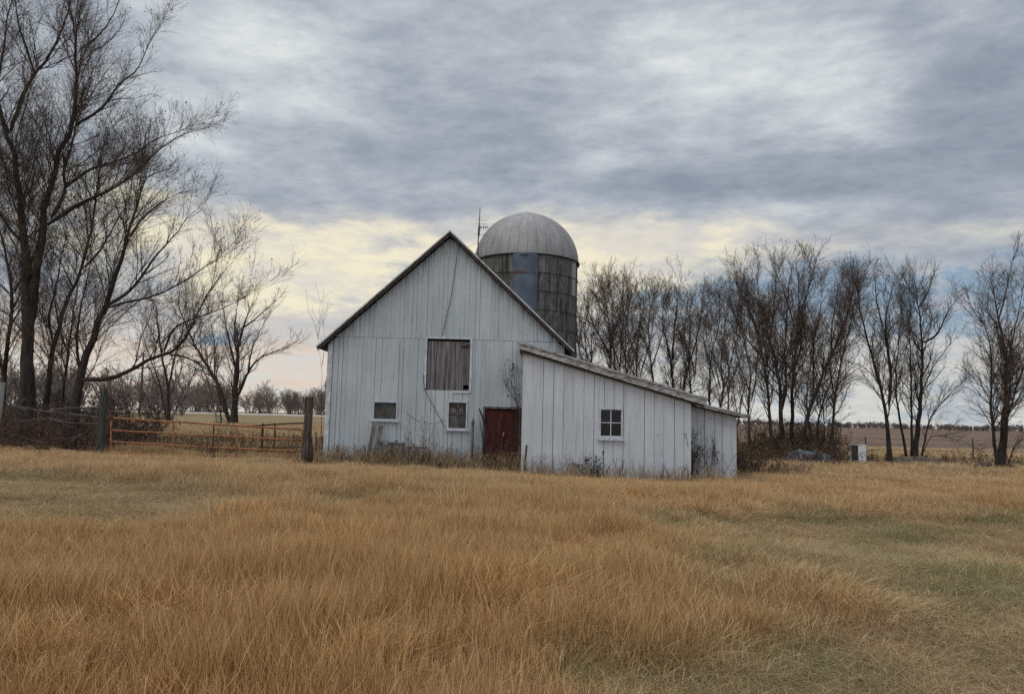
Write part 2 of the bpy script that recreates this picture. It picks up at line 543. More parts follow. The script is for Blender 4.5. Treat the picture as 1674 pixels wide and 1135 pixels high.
def ground_fn(g, p, pos, tc):
    sp = g.n('ShaderNodeSeparateXYZ', i_0=pos)
    X, Y = sp.outputs[0], sp.outputs[1]
    n = g.noise(pos, 1.2, 8, 0.65)
    nf = g.noise(pos, 14, 6, 0.7)
    soil = g.ramp(n, [(0.3, (0.075, 0.052, 0.030)), (0.55, (0.15, 0.105, 0.058)), (0.75, (0.19, 0.14, 0.08))])
    soil = g.mix(g.m('MULTIPLY', g.sstep(nf, 0.45, 0.7), 0.5), soil, (0.23, 0.17, 0.10, 1))
    soil = g.mix(g.m('MULTIPLY', g.sstep(g.noise(pos, 0.7, 5, 0.6), 0.52, 0.68), 0.5), soil, (0.075, 0.085, 0.035, 1))
    # fields beyond the yard: rows of stubble
    fn_ = g.noise(g.scale(pos, 0.05, 0.5, 1), 1.0, 6, 0.65)
    fn2 = g.noise(g.scale(pos, 0.25, 1.2, 1), 1.4, 6, 0.7)
    brown = g.ramp(g.m('ADD', g.m('MULTIPLY', fn_, 0.6), g.m('MULTIPLY', fn2, 0.4)),
                   [(0.36, (0.065, 0.042, 0.031)), (0.5, (0.125, 0.083, 0.060)), (0.62, (0.22, 0.16, 0.115))])
    tan = g.ramp(fn_, [(0.35, (0.13, 0.10, 0.055)), (0.6, (0.22, 0.165, 0.09))])
    side = g.sstep(g.m('DIVIDE', X, g.m('MAXIMUM', Y, 1.0)), -0.05, 0.12)
    field = g.mix(side, tan, brown)
    far = g.sstep(g.m('ADD', Y, g.m('MULTIPLY', g.noise(pos, 0.3, 3, 0.5), 8)), 36.0, 48.0)
    c = g.mix(far, soil, field)
    # a pale strip of mown stubble far out on the right
    g.put(p.inputs['Base Color'], c)
    bump(g, p, g.m('ADD', nf, g.m('MULTIPLY', n, 2)), 0.7, 0.05)


M['ground'] = mat('yard_and_fields', ground_fn, 0.95, 0.1)


def build_ground():
    t = np.linspace(-1, 1, 281)
    xs = np.sinh(t * 5.2) / np.sinh(5.2) * 2600
    ty = np.linspace(0, 1, 300)
    ys = -25 + np.sinh(ty * 5.0) / np.sinh(5.0) * 3200
    X, Y = np.meshgrid(xs, ys)
    Z = ground_z(X, Y)
    V = np.stack([X, Y, Z], -1).reshape(-1, 3)
    n, m = X.shape
    i = np.arange(n - 1)[:, None] * m + np.arange(m - 1)[None]
    i = i.ravel()
    Fq = np.stack([i, i + 1, i + m + 1, i + m], -1)
    o = np_mesh('ground', V, [Fq], M['ground'], smooth=True)
    tag(o, kind='structure')
    # road on a low pale bank far left
    pts = [(-220, 158), (-120, 165), (-60, 172), (-22, 178), (-6, 190), (0, 215), (2, 300), (4, 600)]
    b = MB()
    nrm = []
    for k in range(len(pts)):
        p, q = pts[max(k - 1, 0)], pts[min(k + 1, len(pts) - 1)]
        d = Vector((q[0] - p[0], q[1] - p[1])).normalized()
        nrm.append((-d.y, d.x))
    prof = [(-6, -0.35), (-3.2, 0.26), (3.2, 0.28), (6, -0.3)]
    for k in range(len(pts) - 1):
        (xa, ya), (xb, yb) = pts[k], pts[k + 1]
        za, zb = gz(xa, ya), gz(xb, yb)
        for q in range(3):
            (o1, h1), (o2, h2) = prof[q], prof[q + 1]
            s1, s2 = nrm[k], nrm[k + 1]
            b.poly([(xa + s1[0] * o1, ya + s1[1] * o1, za + h1), (xb + s2[0] * o1, yb + s2[1] * o1, zb + h1),
                    (xb + s2[0] * o2, yb + s2[1] * o2, zb + h2), (xa + s1[0] * o2, ya + s1[1] * o2, za + h2)], [(0, 1, 2, 3)])
    r = b.build('gravel_road', plain('pale_gravel', (0.26, 0.24, 0.21), (0.38, 0.36, 0.32), 0.8, 0.95))
    tag(r, kind='structure')


build_ground()


# ------------------------------------------------------------------ barn
def boards(x0, x1, y, thick, zlo, zhi, widths, holes=(), gap=(0.006, 0.014), jit=0.004, seed=1, wide=0.75, ragged=0.03):
    """vertical boards from x0 to x1; zlo, zhi are functions of x; holes: (xa, xb, za, zb). Returns verts, quads, tone"""
    r = random.Random(seed)
    V, Q, T = [], [], []

    def piece(xa, xb, f_lo, f_hi, ca, cb, yj, tone):
        z = [f_lo(xa), f_lo(xb), f_hi(xb), f_hi(xa)]
        if z[3] - z[0] < 0.01 and z[2] - z[1] < 0.01:
            return
        b = len(V)
        xs = [xa, xb, xb, xa]
        for yy in (y + yj, y + yj + thick):
            for k in range(4):
                V.append((xs[k], yy, z[k]))
        q = [(0, 1, 2, 3), (7, 6, 5, 4), (0, 4, 5, 1), (3, 2, 6, 7)]
        if ca: q.append((0, 3, 7, 4))
        if cb: q.append((1, 5, 6, 2))
        Q.extend([tuple(b + i for i in f) for f in q])
        T.extend([tone] * 8)
    x = x0
    while x < x1 - 0.02:
        w = r.choice(widths) * r.uniform(0.93, 1.07)
        xe = min(x + w, x1)
        if x1 - xe < 0.05: xe = x1
        gp = r.uniform(*gap) if r.random() < wide else r.uniform(.0015, .004)
        xb_end = xe - (gp if xe < x1 else 0)
        cuts = sorted({x, xb_end} | {h[0] for h in holes if x < h[0] < xb_end} | {h[1] for h in holes if x < h[1] < xb_end})
        yj = r.uniform(-jit, jit)
        tone = r.random() ** 2
        dl = r.uniform(-ragged, ragged)
        for a, c in zip(cuts[:-1], cuts[1:]):
            hs = sorted([(h[2], h[3]) for h in holes if h[0] <= a + 1e-6 and h[1] >= c - 1e-6])
            ca, cb = a == cuts[0] or bool(hs), c == cuts[-1] or bool(hs)
            lo = (lambda q, d=dl: zlo(q) + d)
            for za, zb in hs:
                piece(a, c, lo, (lambda q, z_=za: z_), True, True, yj, tone)
                lo = (lambda q, z_=zb: z_)
            piece(a, c, lo, zhi, True, True, yj, tone)
        x = xe
    return V, Q, T


def board_obj(name, sets, m, parent):
    V, Q, T = [], [], []
    for v, q, t in sets:
        b = len(V)
        V += v
        Q += [tuple(b + i for i in f) for f in q]
        T += t
    return np_mesh(name, np.array(V), [np.array(Q)], m, parent, attrs={'tone': T})


BX0, BX1, BY0, BY1 = -6.2, 1.78, 25.0, 35.5
PKX, PKZ, EVZ = -2.2, 7.97, 3.92
SL = (PKZ - EVZ) / (PKX - (-6.52))


def roof_top(x):
    return PKZ - abs(x - PKX) * SL


def build_barn():
    base = -0.55
    b = empty('barn', (PKX, BY0, base))
    tag(b, 'white board barn with steep gable, boarded hayloft door and red door', 'barn')
    under = lambda x: roof_top(x) - 0.17
    band = 4.27
    holes = [(-2.87, -1.42, 2.53, 4.27), (-4.58, -3.84, 1.52, 2.07), (-2.07, -1.49, 1.27, 2.13), (-0.86, 0.30, -0.7, 1.95)]
    s1 = boards(BX0, 0.62, BY0, 0.025, lambda x: base, lambda x: min(band - 0.006, under(x)), (0.30, 0.15, 0.15, 0.2), holes, seed=3, wide=.42, ragged=.004)
    s1b = boards(0.62, BX1, BY0, 0.025, lambda x: base, lambda x: min(band - 0.012, under(x)), (0.15, 0.22), [], seed=4)
    s2 = boards(BX0 + 0.2, BX1, BY0 - 0.006, 0.025, lambda x: band + 0.0, lambda x: max(band, under(x)), (0.15, 0.15, 0.15, 0.22), [], gap=(0.004, 0.012), seed=9, wide=.38, ragged=.003)
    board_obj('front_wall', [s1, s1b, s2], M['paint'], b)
    # corner board
    m = MB()
    m.box(BX0 - 0.03, BX0 + 0.13, BY0 - 0.03, BY0 - 0.008, base, 3.99)
    m.box(BX0 - 0.03, BX0 - 0.005, BY0 - 0.008, BY0 + 0.12, base, 3.99)
    m.build('corner_board', M['trim'], b)
    # side and rear walls
    m = MB()
    m.box(BX0, BX0 + 0.06, BY0 + 0.03, BY1, base, 4.02)
    m.build('side_wall', M['paint'], b)
    m = MB()
    m.box(BX1 - 0.06, BX1, BY0 + 0.03, BY1, base, 4.02)
    m.build('side_wall', M['paint'], b)
    m = MB()
    m.prism([(BX0 + 0.06, base), (BX1 - 0.06, base), (BX1 - 0.06, under(BX1 - .06)), (PKX, PKZ - 0.2), (BX0 + 0.06, under(BX0 + .06))], BY1 - 0.06, BY1 - 0.002)
    m.build('rear_wall', M['paint'], b)
    # floor inside keeps daylight out
    m = MB()
    m.box(BX0 + 0.08, BX1 - 0.08, BY0 + 0.1, BY1 - 0.1, base, base + 0.1)
    m.build('floor', M['inside'], b)
    m = MB()
    m.box(BX0 + 0.08, BX1 - 0.08, BY0 + 3.0, BY0 + 3.06, base + 0.12, 4.2)
    m.build('inner_wall', M['inside'], b)
    # roof
    y0, y1 = BY0 - 0.30, BY1 + 0.3
    m = MB()
    xl, xr = -6.55, 2.08
    th = 0.055
    top = roof_top
    m.prism([(xl, top(xl) - th), (PKX, PKZ - th), (PKX, PKZ), (xl, top(xl))], y0, y1)
    m.prism([(PKX, PKZ - th), (xr, top(xr) - th), (xr, top(xr)), (PKX, PKZ)], y0, y1)
    rf = m.build('roof', M['shingle'], b)
    # rake boards under the roof edge and pale drip edge
    m = MB()
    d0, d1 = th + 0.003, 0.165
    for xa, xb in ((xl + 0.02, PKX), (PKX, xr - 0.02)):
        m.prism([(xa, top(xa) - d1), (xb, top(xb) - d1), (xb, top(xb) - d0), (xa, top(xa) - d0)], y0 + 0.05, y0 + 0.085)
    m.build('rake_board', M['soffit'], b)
    m = MB()
    m.prism([(xl - .01, top(xl) - 0.05), (PKX, PKZ - 0.04), (PKX, PKZ + 0.012), (xl - .01, top(xl) + 0.012)], y0 - 0.018, y0 - 0.003)
    m.prism([(PKX + .001, PKZ - 0.055), (xr + .01, top(xr) - 0.055), (xr + .01, top(xr) + 0.012), (PKX + .001, PKZ + 0.012)], y0 - 0.018, y0 - 0.003)
    m.build('drip_edge', M['edge'], b)
    for k in range(7):      # lookout blocks carrying the overhang
        x = xl + 0.35 + k * 0.62
        m = MB()
        m.box(x, x + 0.06, y0 + 0.09, BY0 - 0.012, top(x) - 0.165, top(x) - 0.10)
        m.build('rafter_end', M['soffit'], b)
        x2 = 2 * PKX - x - 0.06
        if x2 < xr - .1:
            m = MB()
            m.box(x2, x2 + 0.06, y0 + 0.09, BY0 - 0.012, top(x2 + .06) - 0.165, top(x2 + .06) - 0.10)
            m.build('rafter_end', M['soffit'], b)
    # hayloft door
    hd = []
    r = random.Random(5)
    x = -2.87
    V, Q, T = boards(-2.855, -1.435, BY0 + 0.03, 0.03, lambda q: 2.50, lambda q: 4.20, (0.13, 0.16, 0.19), [(-1.62, -1.43, 2.58, 2.72)], gap=(0.006, 0.016), jit=0.010, seed=21)
    d = board_obj('hayloft_door', [(V, Q, T)], M['hay_wood'], b)
    d['label'] = 'grey weathered plank hayloft door with a broken lower corner'
    m = MB()
    m.box(-2.95, -2.872, BY0 - 0.034, BY0 + 0.02, 2.56, 4.36)
    m.box(-1.418, -1.34, BY0 - 0.034, BY0 + 0.02, 2.46, 4.36)
    m.box(-2.871, -1.419, BY0 - 0.030, BY0 + 0.02, 4.275, 4.34)
    m.box(-1.95, -1.419, BY0 - 0.030, BY0 + 0.02, 2.45, 2.515)
    m.build('frame', M['trim'], d)
    m = MB()
    m.hexa([(-1.72, BY0 + .004, 4.00), (-1.44, BY0 + .004, 3.98), (-1.44, BY0 + .018, 3.98), (-1.72, BY0 + .018, 4.00),
            (-1.70, BY0 + .004, 4.03), (-1.44, BY0 + .004, 4.12), (-1.44, BY0 + .018, 4.12), (-1.70, BY0 + .018, 4.03)])
    m.build('red_board', M['red_door'], d)

    # low window on the left
    def frame(x0, x1, z0, z1, w, y=BY0, sill=0.0, name='window', mt=None, parent=b):
        m = MB()
        yy = y - 0.036
        m.box(x0 - w, x0, yy, y + 0.05, z0 - w, z1 + w)
        m.box(x1, x1 + w, yy, y + 0.05, z0 - w, z1 + w)
        m.box(x0, x1, yy + 0.003, y + 0.05, z1, z1 + w)
        m.box(x0, x1, yy + 0.003, y + 0.05, z0 - w, z0)
        o = m.build(name, mt or M['trim'], parent)
        if sill:
            s_ = MB()
            s_.box(x0 - w - 0.07, x1 + w + 0.07, y - 0.10, y - 0.038, z0 - w - 0.05, z0 - w + 0.03)
            s_.build('sill', mt or M['trim'], o)
        return o
    w1 = frame(-4.58, -3.84, 1.52, 2.07, 0.042, sill=1)
    m = MB()
    m.box(-4.579, -3.841, BY0 + 0.03, BY0 + 0.036, 1.521, 2.069)
    m.build('pane', M['dusty_glass'], w1)
    w2 = frame(-2.07, -1.49, 1.27, 2.13, 0.045, sill=1)
    m = MB()
    m.box(-2.069, -1.491, BY0 + 0.03, BY0 + 0.036, 1.271, 2.129)
    m.build('pane', M['dusty_glass'], w2)
    m = MB()
    m.box(-1.795, -1.77, BY0 + 0.005, BY0 + 0.028, 1.271, 2.129)
    m.box(-2.069, -1.796, BY0 + 0.006, BY0 + 0.027, 1.74, 1.765)
    m.box(-1.769, -1.491, BY0 + 0.006, BY0 + 0.027, 1.74, 1.765)
    m.bar((-1.80, BY0 - .004, 1.90), (-1.72, BY0 - .004, 2.12), 0.006, 0.02)
    m.build('muntin', M['grey_wood'], w2)
    m = MB()   # torn sheet and board standing inside the glass
    m.box(-1.74, -1.60, BY0 + 0.0285, BY0 + 0.0295, 1.80, 1.95)
    m.box(-2.05, -1.83, BY0 + 0.0285, BY0 + 0.0295, 1.78, 1.93)
    m.box(-2.05, -1.83, BY0 + 0.0285, BY0 + 0.0295, 1.30, 1.68)
    m.build('scrap_board', M['grey_wood'], w2)
    # red door
    V, Q, T = boards(-0.845, 0.285, BY0 + 0.02, 0.035, lambda q: base + .05, lambda q: 1.91, (0.19, 0.22), [], gap=(0.005, 0.012), jit=0.006, seed=33)
    dr = board_obj('door', [(V, Q, T)], M['red_door'], b)
    dr['label'] = 'faded dark red plank door'
    m = MB()
    m.box(-0.915, -0.862, BY0 - 0.034, BY0 + 0.03, base, 2.02)
    m.box(-0.861, 0.30, BY0 - 0.030, BY0 + 0.03, 1.955, 2.02)
    m.box(0.301, 0.355, BY0 - 0.034, BY0 + 0.03, base, 2.02)
    m.build('frame', M['grey_wood'], dr)
    m = MB()
    m.box(-0.23, -0.20, BY0 - 0.01, BY0 + 0.012, 1.02, 1.16)
    m.tube([(-0.215, BY0 + .01, 1.05), (-0.215, BY0 - .05, 1.06), (-0.215, BY0 - .05, 1.12), (-0.215, BY0 + .01, 1.13)], 0.008, 6)
    m.build('handle', M['edge'], dr)
    return b


build_barn()


def build_shed():
    base = -0.75
    YF, YB = 23.5, 32.5
    YS = 24.98
    b = empty('shed', (3.2, YF, base))
    tag(b, 'low white board shed with sloping roof built against the barn, four-pane window', 'shed')
    x0, x1, x2 = 0.38, 5.715, 7.60
    r0 = lambda x: 4.07 - (x - 0.23) * (4.07 - 2.42) / (6.15 - 0.23)     # top of main roof
    u0 = lambda x: r0(x) - 0.27
    r1 = lambda x: 2.32 - (x - 6.15) * 0.215
    u1 = lambda x: r1(x) - 0.14
    hole = [(2.86, 3.50, 1.12, 1.99)]
    s = boards(x0, x1, YF, 0.025, lambda x: base, u0, (0.318,), hole, gap=(0.009, 0.017), seed=14)
    board_obj('front_wall', [s], M['shed_paint'], b)
    s = boards(x1 - 0.02, x2, YS, 0.025, lambda x: base, u1, (0.30, 0.26, 0.33), [], gap=(0.009, 0.02), seed=15)
    board_obj('set_back_wall', [s], M['shed_paint'], b)
    m = MB()
    m.box(x0, x0 + 0.03, YF + 0.027, BY0 - 0.045, base, u0(x0) - .02)
    m.build('side_wall', M['shed_paint'], b)
    m = MB()
    m.box(x1 - 0.05, x1 - 0.022, YF + 0.027, YS + 4, base, u0(x1) - .03)
    m.build('side_wall', M['shed_paint'], b)
    m = MB()
    m.box(x2 - 0.03, x2, YS + 0.027, YB, base, u1(x2) - .03)
    m.build('side_wall', M['shed_paint'], b)
    m = MB()
    m.prism([(x0 + 1.45, base), (x2 - .035, base), (x2 - .035, u1(x2) + .03), (5.75, u1(5.75) + .03), (5.7, u0(5.7) + .05), (x0 + 1.45, u0(x0 + 1.45) + .05)], YB - 0.06, YB)
    m.build('rear_wall', M['shed_paint'], b)
    m = MB()
    m.box(x0 + 1.45, x1 - 0.06, YF + 2.4, YF + 2.45, base, 2.2)
    m.box(x0 + .05, x0 + 1.4, YF + 1.0, YF + 1.05, base, 3.3)
    m.build('inner_wall', M['inside'], b)
    # main roof slab: sloping, thick layered edge
    m = MB()
    m.prism([(0.26, u0(.26) + .06), (6.13, u0(6.13) + .06), (6.13, r0(6.13) - .02), (0.26, r0(.26) - .02)], YF - 0.20, YB + 0.1)
    m.build('roof', M['shingle'], b)
    m = MB()
    # fascia with ragged lower lip, butted in lengths
    r = random.Random(8)
    x = 0.22
    while x < 6.14:
        xe = min(x + r.uniform(1.1, 1.6), 6.15)
        d = r.uniform(-.008, .008)
        m.prism([(x, u0(x) + .035 + d), (xe, u0(xe) + .035 + d), (xe, r0(xe) - .055), (x, r0(x) - .055)], YF - 0.235 + d * .4, YF - 0.203)
        x = xe + 0.004
    m.build('fascia', M['fascia'], b)
    m = MB()
    x = 0.20
    while x < 6.14:     # curled shingle ends on the edge
        xe = min(x + r.uniform(.16, .26), 6.17)
        d = r.uniform(0, .022)
        m.prism([(x, r0(x) - .052), (xe, r0(xe) - .052), (xe, r0(xe) + .0 + d), (x, r0(x) + .0 + d)], YF - 0.26 - d, YF + 0.3)
        x = xe + 0.005
    m.build('shingle_edge', M['fascia'], b)
    m = MB()
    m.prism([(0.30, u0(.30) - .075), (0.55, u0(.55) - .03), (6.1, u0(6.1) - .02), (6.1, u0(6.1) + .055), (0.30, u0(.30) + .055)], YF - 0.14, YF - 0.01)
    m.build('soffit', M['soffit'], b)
    # set-back roof
    m = MB()
    m.prism([(5.74, u1(5.74) + .04), (7.88, u1(7.88) + .04), (7.88, r1(7.88)), (5.74, r1(5.74))], YS - 0.28, YB + .1)
    m.build('roof', M['shingle'], b)
    m = MB()
    m.prism([(5.76, u1(5.76) + .02), (7.90, u1(7.90) + .03), (7.90, r1(7.90) - .045), (5.76, r1(5.76) - .045)], YS - 0.32, YS - 0.283)
    m.prism([(5.76, r1(5.76) - .042), (7.93, r1(7.93) - .042), (7.93, r1(7.93) + .012), (5.76, r1(5.76) + .012)], YS - 0.35, YS - 0.283)
    m.build('fascia', M['fascia'], b)
    # window
    m = MB()
    xa, xb, za, zb = hole[0]
    m.box(xa - .055, xa, YF - .034, YF + .05, za - .05, zb + .045)
    m.box(xb, xb + .055, YF - .034, YF + .05, za - .05, zb + .045)
    m.box(xa, xb, YF - .030, YF + .05, zb, zb + .045)
    m.box(xa, xb, YF - .030, YF + .05, za - .05, za)
    w = m.build('window', M['trim'], b)
    m = MB()
    m.box(xa - .11, xb + .11, YF - .095, YF - .036, za - .10, za - .052)
    m.build('sill', M['trim'], w)
    m = MB()
    m.box(xa + .001, xb - .001, YF + .03, YF + .036, za + .001, zb - .001)
    m.build('pane', M['glass'], w)
    m = MB()
    xm, zm = (xa + xb) / 2, za + .46
    m.box(xm - .014, xm + .014, YF + .002, YF + .028, za + .05, zb - .001)
    m.box(xa + .001, xm - .015, YF + .004, YF + .027, zm - .013, zm + .013)
    m.box(xm + .015, xb - .001, YF + .004, YF + .027, zm - .013, zm + .013)
    m.box(xa + .001, xb - .001, YF + .004, YF + .027, za + .001, za + .049)
    m.build('muntin', M['shed_paint'], w)


build_shed()


# ------------------------------------------------------------------ silo
SX, SY, SR, SZT = 0.68, 40.2, 2.82, 10.12


def silo_fn(g, p, pos, tc):
    at = g.n('ShaderNodeAttribute', attribute_name='tone').outputs['Fac']
    n = g.noise(g.scale(pos, 1, 1, 0.6), 4.5, 7, 0.72)
    c = g.ramp(n, [(0.3, (0.046, 0.046, 0.041)), (0.5, (0.088, 0.087, 0.079)), (0.7, (0.165, 0.163, 0.152))])
    st = g.noise(g.scale(pos, 1, 1, 0.10), 3.6, 5, 0.6)
    c = g.mix(g.m('MULTIPLY', g.sstep(st, 0.49, 0.60), 0.8), c, (0.024, 0.022, 0.018, 1))
    c = g.mix(g.m('MULTIPLY', at, 0.8), c, (0.33, 0.34, 0.34, 1))
    g.put(p.inputs['Base Color'], c)
    bump(g, p, g.noise(pos, 9, 6, 0.7), 0.6, 0.03)


def dome_fn(g, p, pos, tc):
    sp = g.n('ShaderNodeSeparateXYZ', i_0=pos)
    n = g.noise(g.scale(pos, 1, 1, 0.3), 2.5, 6, 0.6)
    c = g.ramp(n, [(0.3, (0.17, 0.163, 0.16)), (0.65, (0.265, 0.257, 0.252))])
    n2 = g.noise(g.scale(pos, 1, 1, 0.12), 6, 5, 0.65)
    c = g.mix(g.m('MULTIPLY', g.sstep(n2, 0.58, 0.72), 0.4), c, (0.13, 0.115, 0.105, 1))
    g.put(p.inputs['Base Color'], c)
    wv = g.m('SINE', g.m('MULTIPLY', sp.outputs[2], 62.0))
    bump(g, p, wv, 0.6, 0.02)
    p.inputs['Metallic'].default_value = 0.25


def chute_fn(g, p, pos, tc):
    sp = g.n('ShaderNodeSeparateXYZ', i_0=pos)
    n = g.noise(pos, 1.6, 5, 0.6)
    c = g.ramp(n, [(0.35, (0.058, 0.074, 0.098)), (0.65, (0.100, 0.120, 0.150))])
    # rust line where two sheets meet on the left
    dz = g.m('ABSOLUTE', g.m('SUBTRACT', sp.outputs[2], 9.05))
    rx = g.sstep(sp.outputs[0], 0.75, 0.35)
    r = g.m('MULTIPLY', g.sstep(g.m('ADD', dz, g.m('MULTIPLY', n, 0.25)), 0.27, 0.14), rx)
    c = g.mix(g.m('MULTIPLY', r, .8), c, (0.09, 0.035, 0.018, 1))
    g.put(p.inputs['Base Color'], c)
    bump(g, p, n, 0.3, 0.03)


def build_silo():
    mw = mat('silo_staves', silo_fn, 0.95)
    md = mat('galvanised_dome', dome_fn, 0.55, 0.4)
    b = empty('silo', (SX, SY, -0.6))
    tag(b, 'tall round concrete stave silo with grey ribbed metal dome behind the barn', 'silo')
    r = random.Random(4)
    # inner shell and staves in rows
    N, RH = 36, 0.97
    V, Q, T = [], [], []

    def ring(R, z, a0, a1, n):
        return [(SX + R * math.sin(a0 + (a1 - a0) * k / n), SY - R * math.cos(a0 + (a1 - a0) * k / n), z) for k in range(n + 1)]
    rows = int((SZT + 0.7) / RH) + 1
    for j in range(rows):
        z1 = SZT - j * RH
        z0 = z1 - RH + 0.02
        for i in range(N):
            a0 = 2 * math.pi * i / N
            a1 = 2 * math.pi * (i + 1) / N - 0.008
            R = SR + r.uniform(-.008, .008)
            base = len(V)
            V += ring(R, z0, a0, a1, 2) + ring(R, z1, a0, a1, 2) + ring(R - .07, z0, a0, a1, 2) + ring(R - .07, z1, a0, a1, 2)
            Q += [(base, base + 1, base + 4, base + 3), (base + 1, base + 2, base + 5, base + 4),
                  (base + 0, base + 3, base + 9, base + 6), (base + 2, base + 8, base + 11, base + 5),
                  (base + 3, base + 4, base + 10, base + 9), (base + 4, base + 5, base + 11, base + 10),
                  (base, base + 6, base + 7, base + 1), (base + 1, base + 7, base + 8, base + 2)]
            amid = math.degrees((a0 + a1) / 2)
            t = 0.0
            if j == 0 and 45 < amid < 100 and i % 2 == 0: t = r.uniform(.6, 1)
            elif j == 1 and 55 < amid < 75: t = .8 if i % 2 == 0 else 0
            elif r.random() < .12: t = r.uniform(.1, .35)
            T += [t] * 12
    np_mesh('wall', np.array(V), [np.array(Q)], mw, b, attrs={'tone': T})
    m = MB()
    k = 48
    for (z0, z1) in ((-0.6, SZT - .02),):
        m.poly([(SX + (SR - .05) * math.sin(2 * math.pi * i / k), SY - (SR - .05) * math.cos(2 * math.pi * i / k), z) for z in (z0, z1) for i in range(k)],
               [(i, (i + 1) % k, k + (i + 1) % k, k + i) for i in range(k)])
    m.build('inner_shell', M['inside'], b, smooth=True)
    # hoops
    for j in range(1, rows):
        z = SZT - j * RH + 0.01
        m = MB()
        m.tube([(SX + (SR + .022) * math.sin(2 * math.pi * i / 64), SY - (SR + .022) * math.cos(2 * math.pi * i / 64), z) for i in range(65)], 0.016, 5, cap=False)
        m.build('hoop', M['dark_rust'], b, smooth=True)
    # dome: gores
    G, rowsd = 36, 18
    Rd = SR + 0.05
    V, Q, MI = [], [], []
    for i in range(G):
        a0 = 2 * math.pi * i / G
        sub = 4
        for jj in range(rowsd + 1):
            ph = (math.pi / 2) * jj / rowsd * 0.985
            for s_ in range(sub + 1):
                a = a0 + 2 * math.pi / G * (0, .012, .5, .988, 1)[s_]
                rib = -0.03 if s_ in (0, sub) else 0.0
                rr = (Rd + rib) * math.cos(ph)
                V.append((SX + rr * math.sin(a), SY - rr * math.cos(a), SZT + (Rd * .98 + rib) * math.sin(ph)))
        base = i * (rowsd + 1) * (sub + 1)
        for jj in range(rowsd):
            for s_ in range(sub):
                q = base + jj * (sub + 1) + s_
                Q.append((q, q + 1, q + sub + 2, q + sub + 1))
                MI.append(1 if s_ in (0, sub - 1) else 0)
    dm = np_mesh('dome', np.array(V), [np.array(Q)], [md, M['dark_metal']], b, midx=MI)
    m = MB()
    m.tube([(SX, SY, SZT + Rd * .98 - .03), (SX, SY, SZT + Rd * .98 + .05), (SX, SY, SZT + Rd * .98 + .07)], [0.32, 0.30, 0.05], 20)
    m.build('cap', md, dm)
    m = MB()
    m.tube([(SX + (Rd + .03) * math.sin(2 * math.pi * i / 64), SY - (Rd + .03) * math.cos(2 * math.pi * i / 64), SZT) for i in range(65)], 0.045, 6, cap=False)
    m.build('rim', M['dark_metal'], dm, smooth=True)
    # unloading chute: half-round blue sheet metal
    m = MB()
    cxx = SX - 0.10
    pts = []
    n = 12
    zz = [-0.6, 2.0, 4.5, 6.8, 9.0, 9.06, 10.06]
    for z in zz:
        for i in range(n + 1):
            a = math.pi * i / n
            pts.append((cxx - 0.66 * math.cos(a), SY - SR + .12 - 0.50 * math.sin(a) - (.02 if z > 9.03 else 0), z))
    fs = []
    for j in range(len(zz) - 1):
        for i in range(n):
            fs.append((j * (n + 1) + i, j * (n + 1) + i + 1, (j + 1) * (n + 1) + i + 1, (j + 1) * (n + 1) + i))
    fs.append(tuple((len(zz) - 1) * (n + 1) + i for i in range(n + 1)))
    m.poly(pts, fs)
    ch = m.build('chute', mat('blue_sheet_metal', chute_fn, 0.7), b)
    ch['label'] = 'blue sheet metal chute with a rusty seam'
    m = MB()
    m.box(cxx - .3, cxx + .12, SY - SR - .47, SY - SR - .41, 9.93, 10.0)
    m.build('hatch_lip', M['dark_metal'], ch)


build_silo()


# ------------------------------------------------------------------ antenna on the barn roof
def build_antenna():
    x, y = -1.30, 26.0
    z0 = roof_top(x)
    b = empty('antenna', (x, y, z0))
    tag(b, 'thin dark television antenna mast on a tripod on the barn roof', 'antenna')
    m = MB()
    m.tube([(x, y, z0 - .0), (x, y, z0 + .9), (x + .02, y, z0 + 1.5), (x + .03, y, z0 + 2.05)], [.024, .022, .018, .012], 8)
    m.tube([(x + .012, y, z0 + .95), (x + .012, y, z0 + 1.1), (x + .018, y, z0 + 1.30), (x + .02, y, z0 + 1.46)], [.02, .042, .038, .018], 8)
    m.build('mast', M['dark_metal'], b)
    for dx, dy in ((-.24, -.12), (.24, -.12), (0, .28)):
        m = MB()
        m.tube([(x, y, z0 + .42), (x + dx, y + dy, roof_top(x + dx) + .01)], .013, 6)
        m.build('leg', M['dark_metal'], b)
    m = MB()
    zb = z0 + 1.30
    m.tube([(x - .02, y, zb), (x + .34, y - .05, zb + .01)], .013, 6)
    bo = m.build('boom', M['dark_metal'], b)
    for k, l in ((.08, .26), (.17, .23), (.25, .20), (.33, .22)):
        m = MB()
        m.tube([(x + k, y - l, zb + .01), (x + k, y + l, zb + .01)], .007, 5)
        m.tube([(x + k, y - .0, zb - .05), (x + k, y - .0, zb + .07)], .006, 5)
        m.build('element', M['dark_metal'], bo)
    for dz in (.16, .30, -.25):
        m = MB()
        m.tube([(x - .12, y, zb + dz), (x + .30, y - .02, zb + dz - .03)], .006, 5)
        m.build('element', M['dark_metal'], bo)
    m = MB()
    m.tube([(x, y, z0 + .75), (x - .3, y + .05, z0 + .63), (PKX + .35, y + .1, roof_top(PKX + .35) + .02)], .005, 4)
    m.build('guy_wire', M['dark_metal'], b)


build_antenna()


# ------------------------------------------------------------------ branches (numpy)
def resample(pts, n):
    pts = np.asarray(pts, float)
    d = np.concatenate([[0], np.cumsum(np.linalg.norm(np.diff(pts, axis=0), axis=1))])
    t = np.linspace(0, d[-1], n)
    out = np.stack([np.interp(t, d, pts[:, k]) for k in range(3)], -1)
    # light smoothing
    for _ in range(2):
        out[1:-1] = 0.25 * out[:-2] + 0.5 * out[1:-1] + 0.25 * out[2:]
    return out


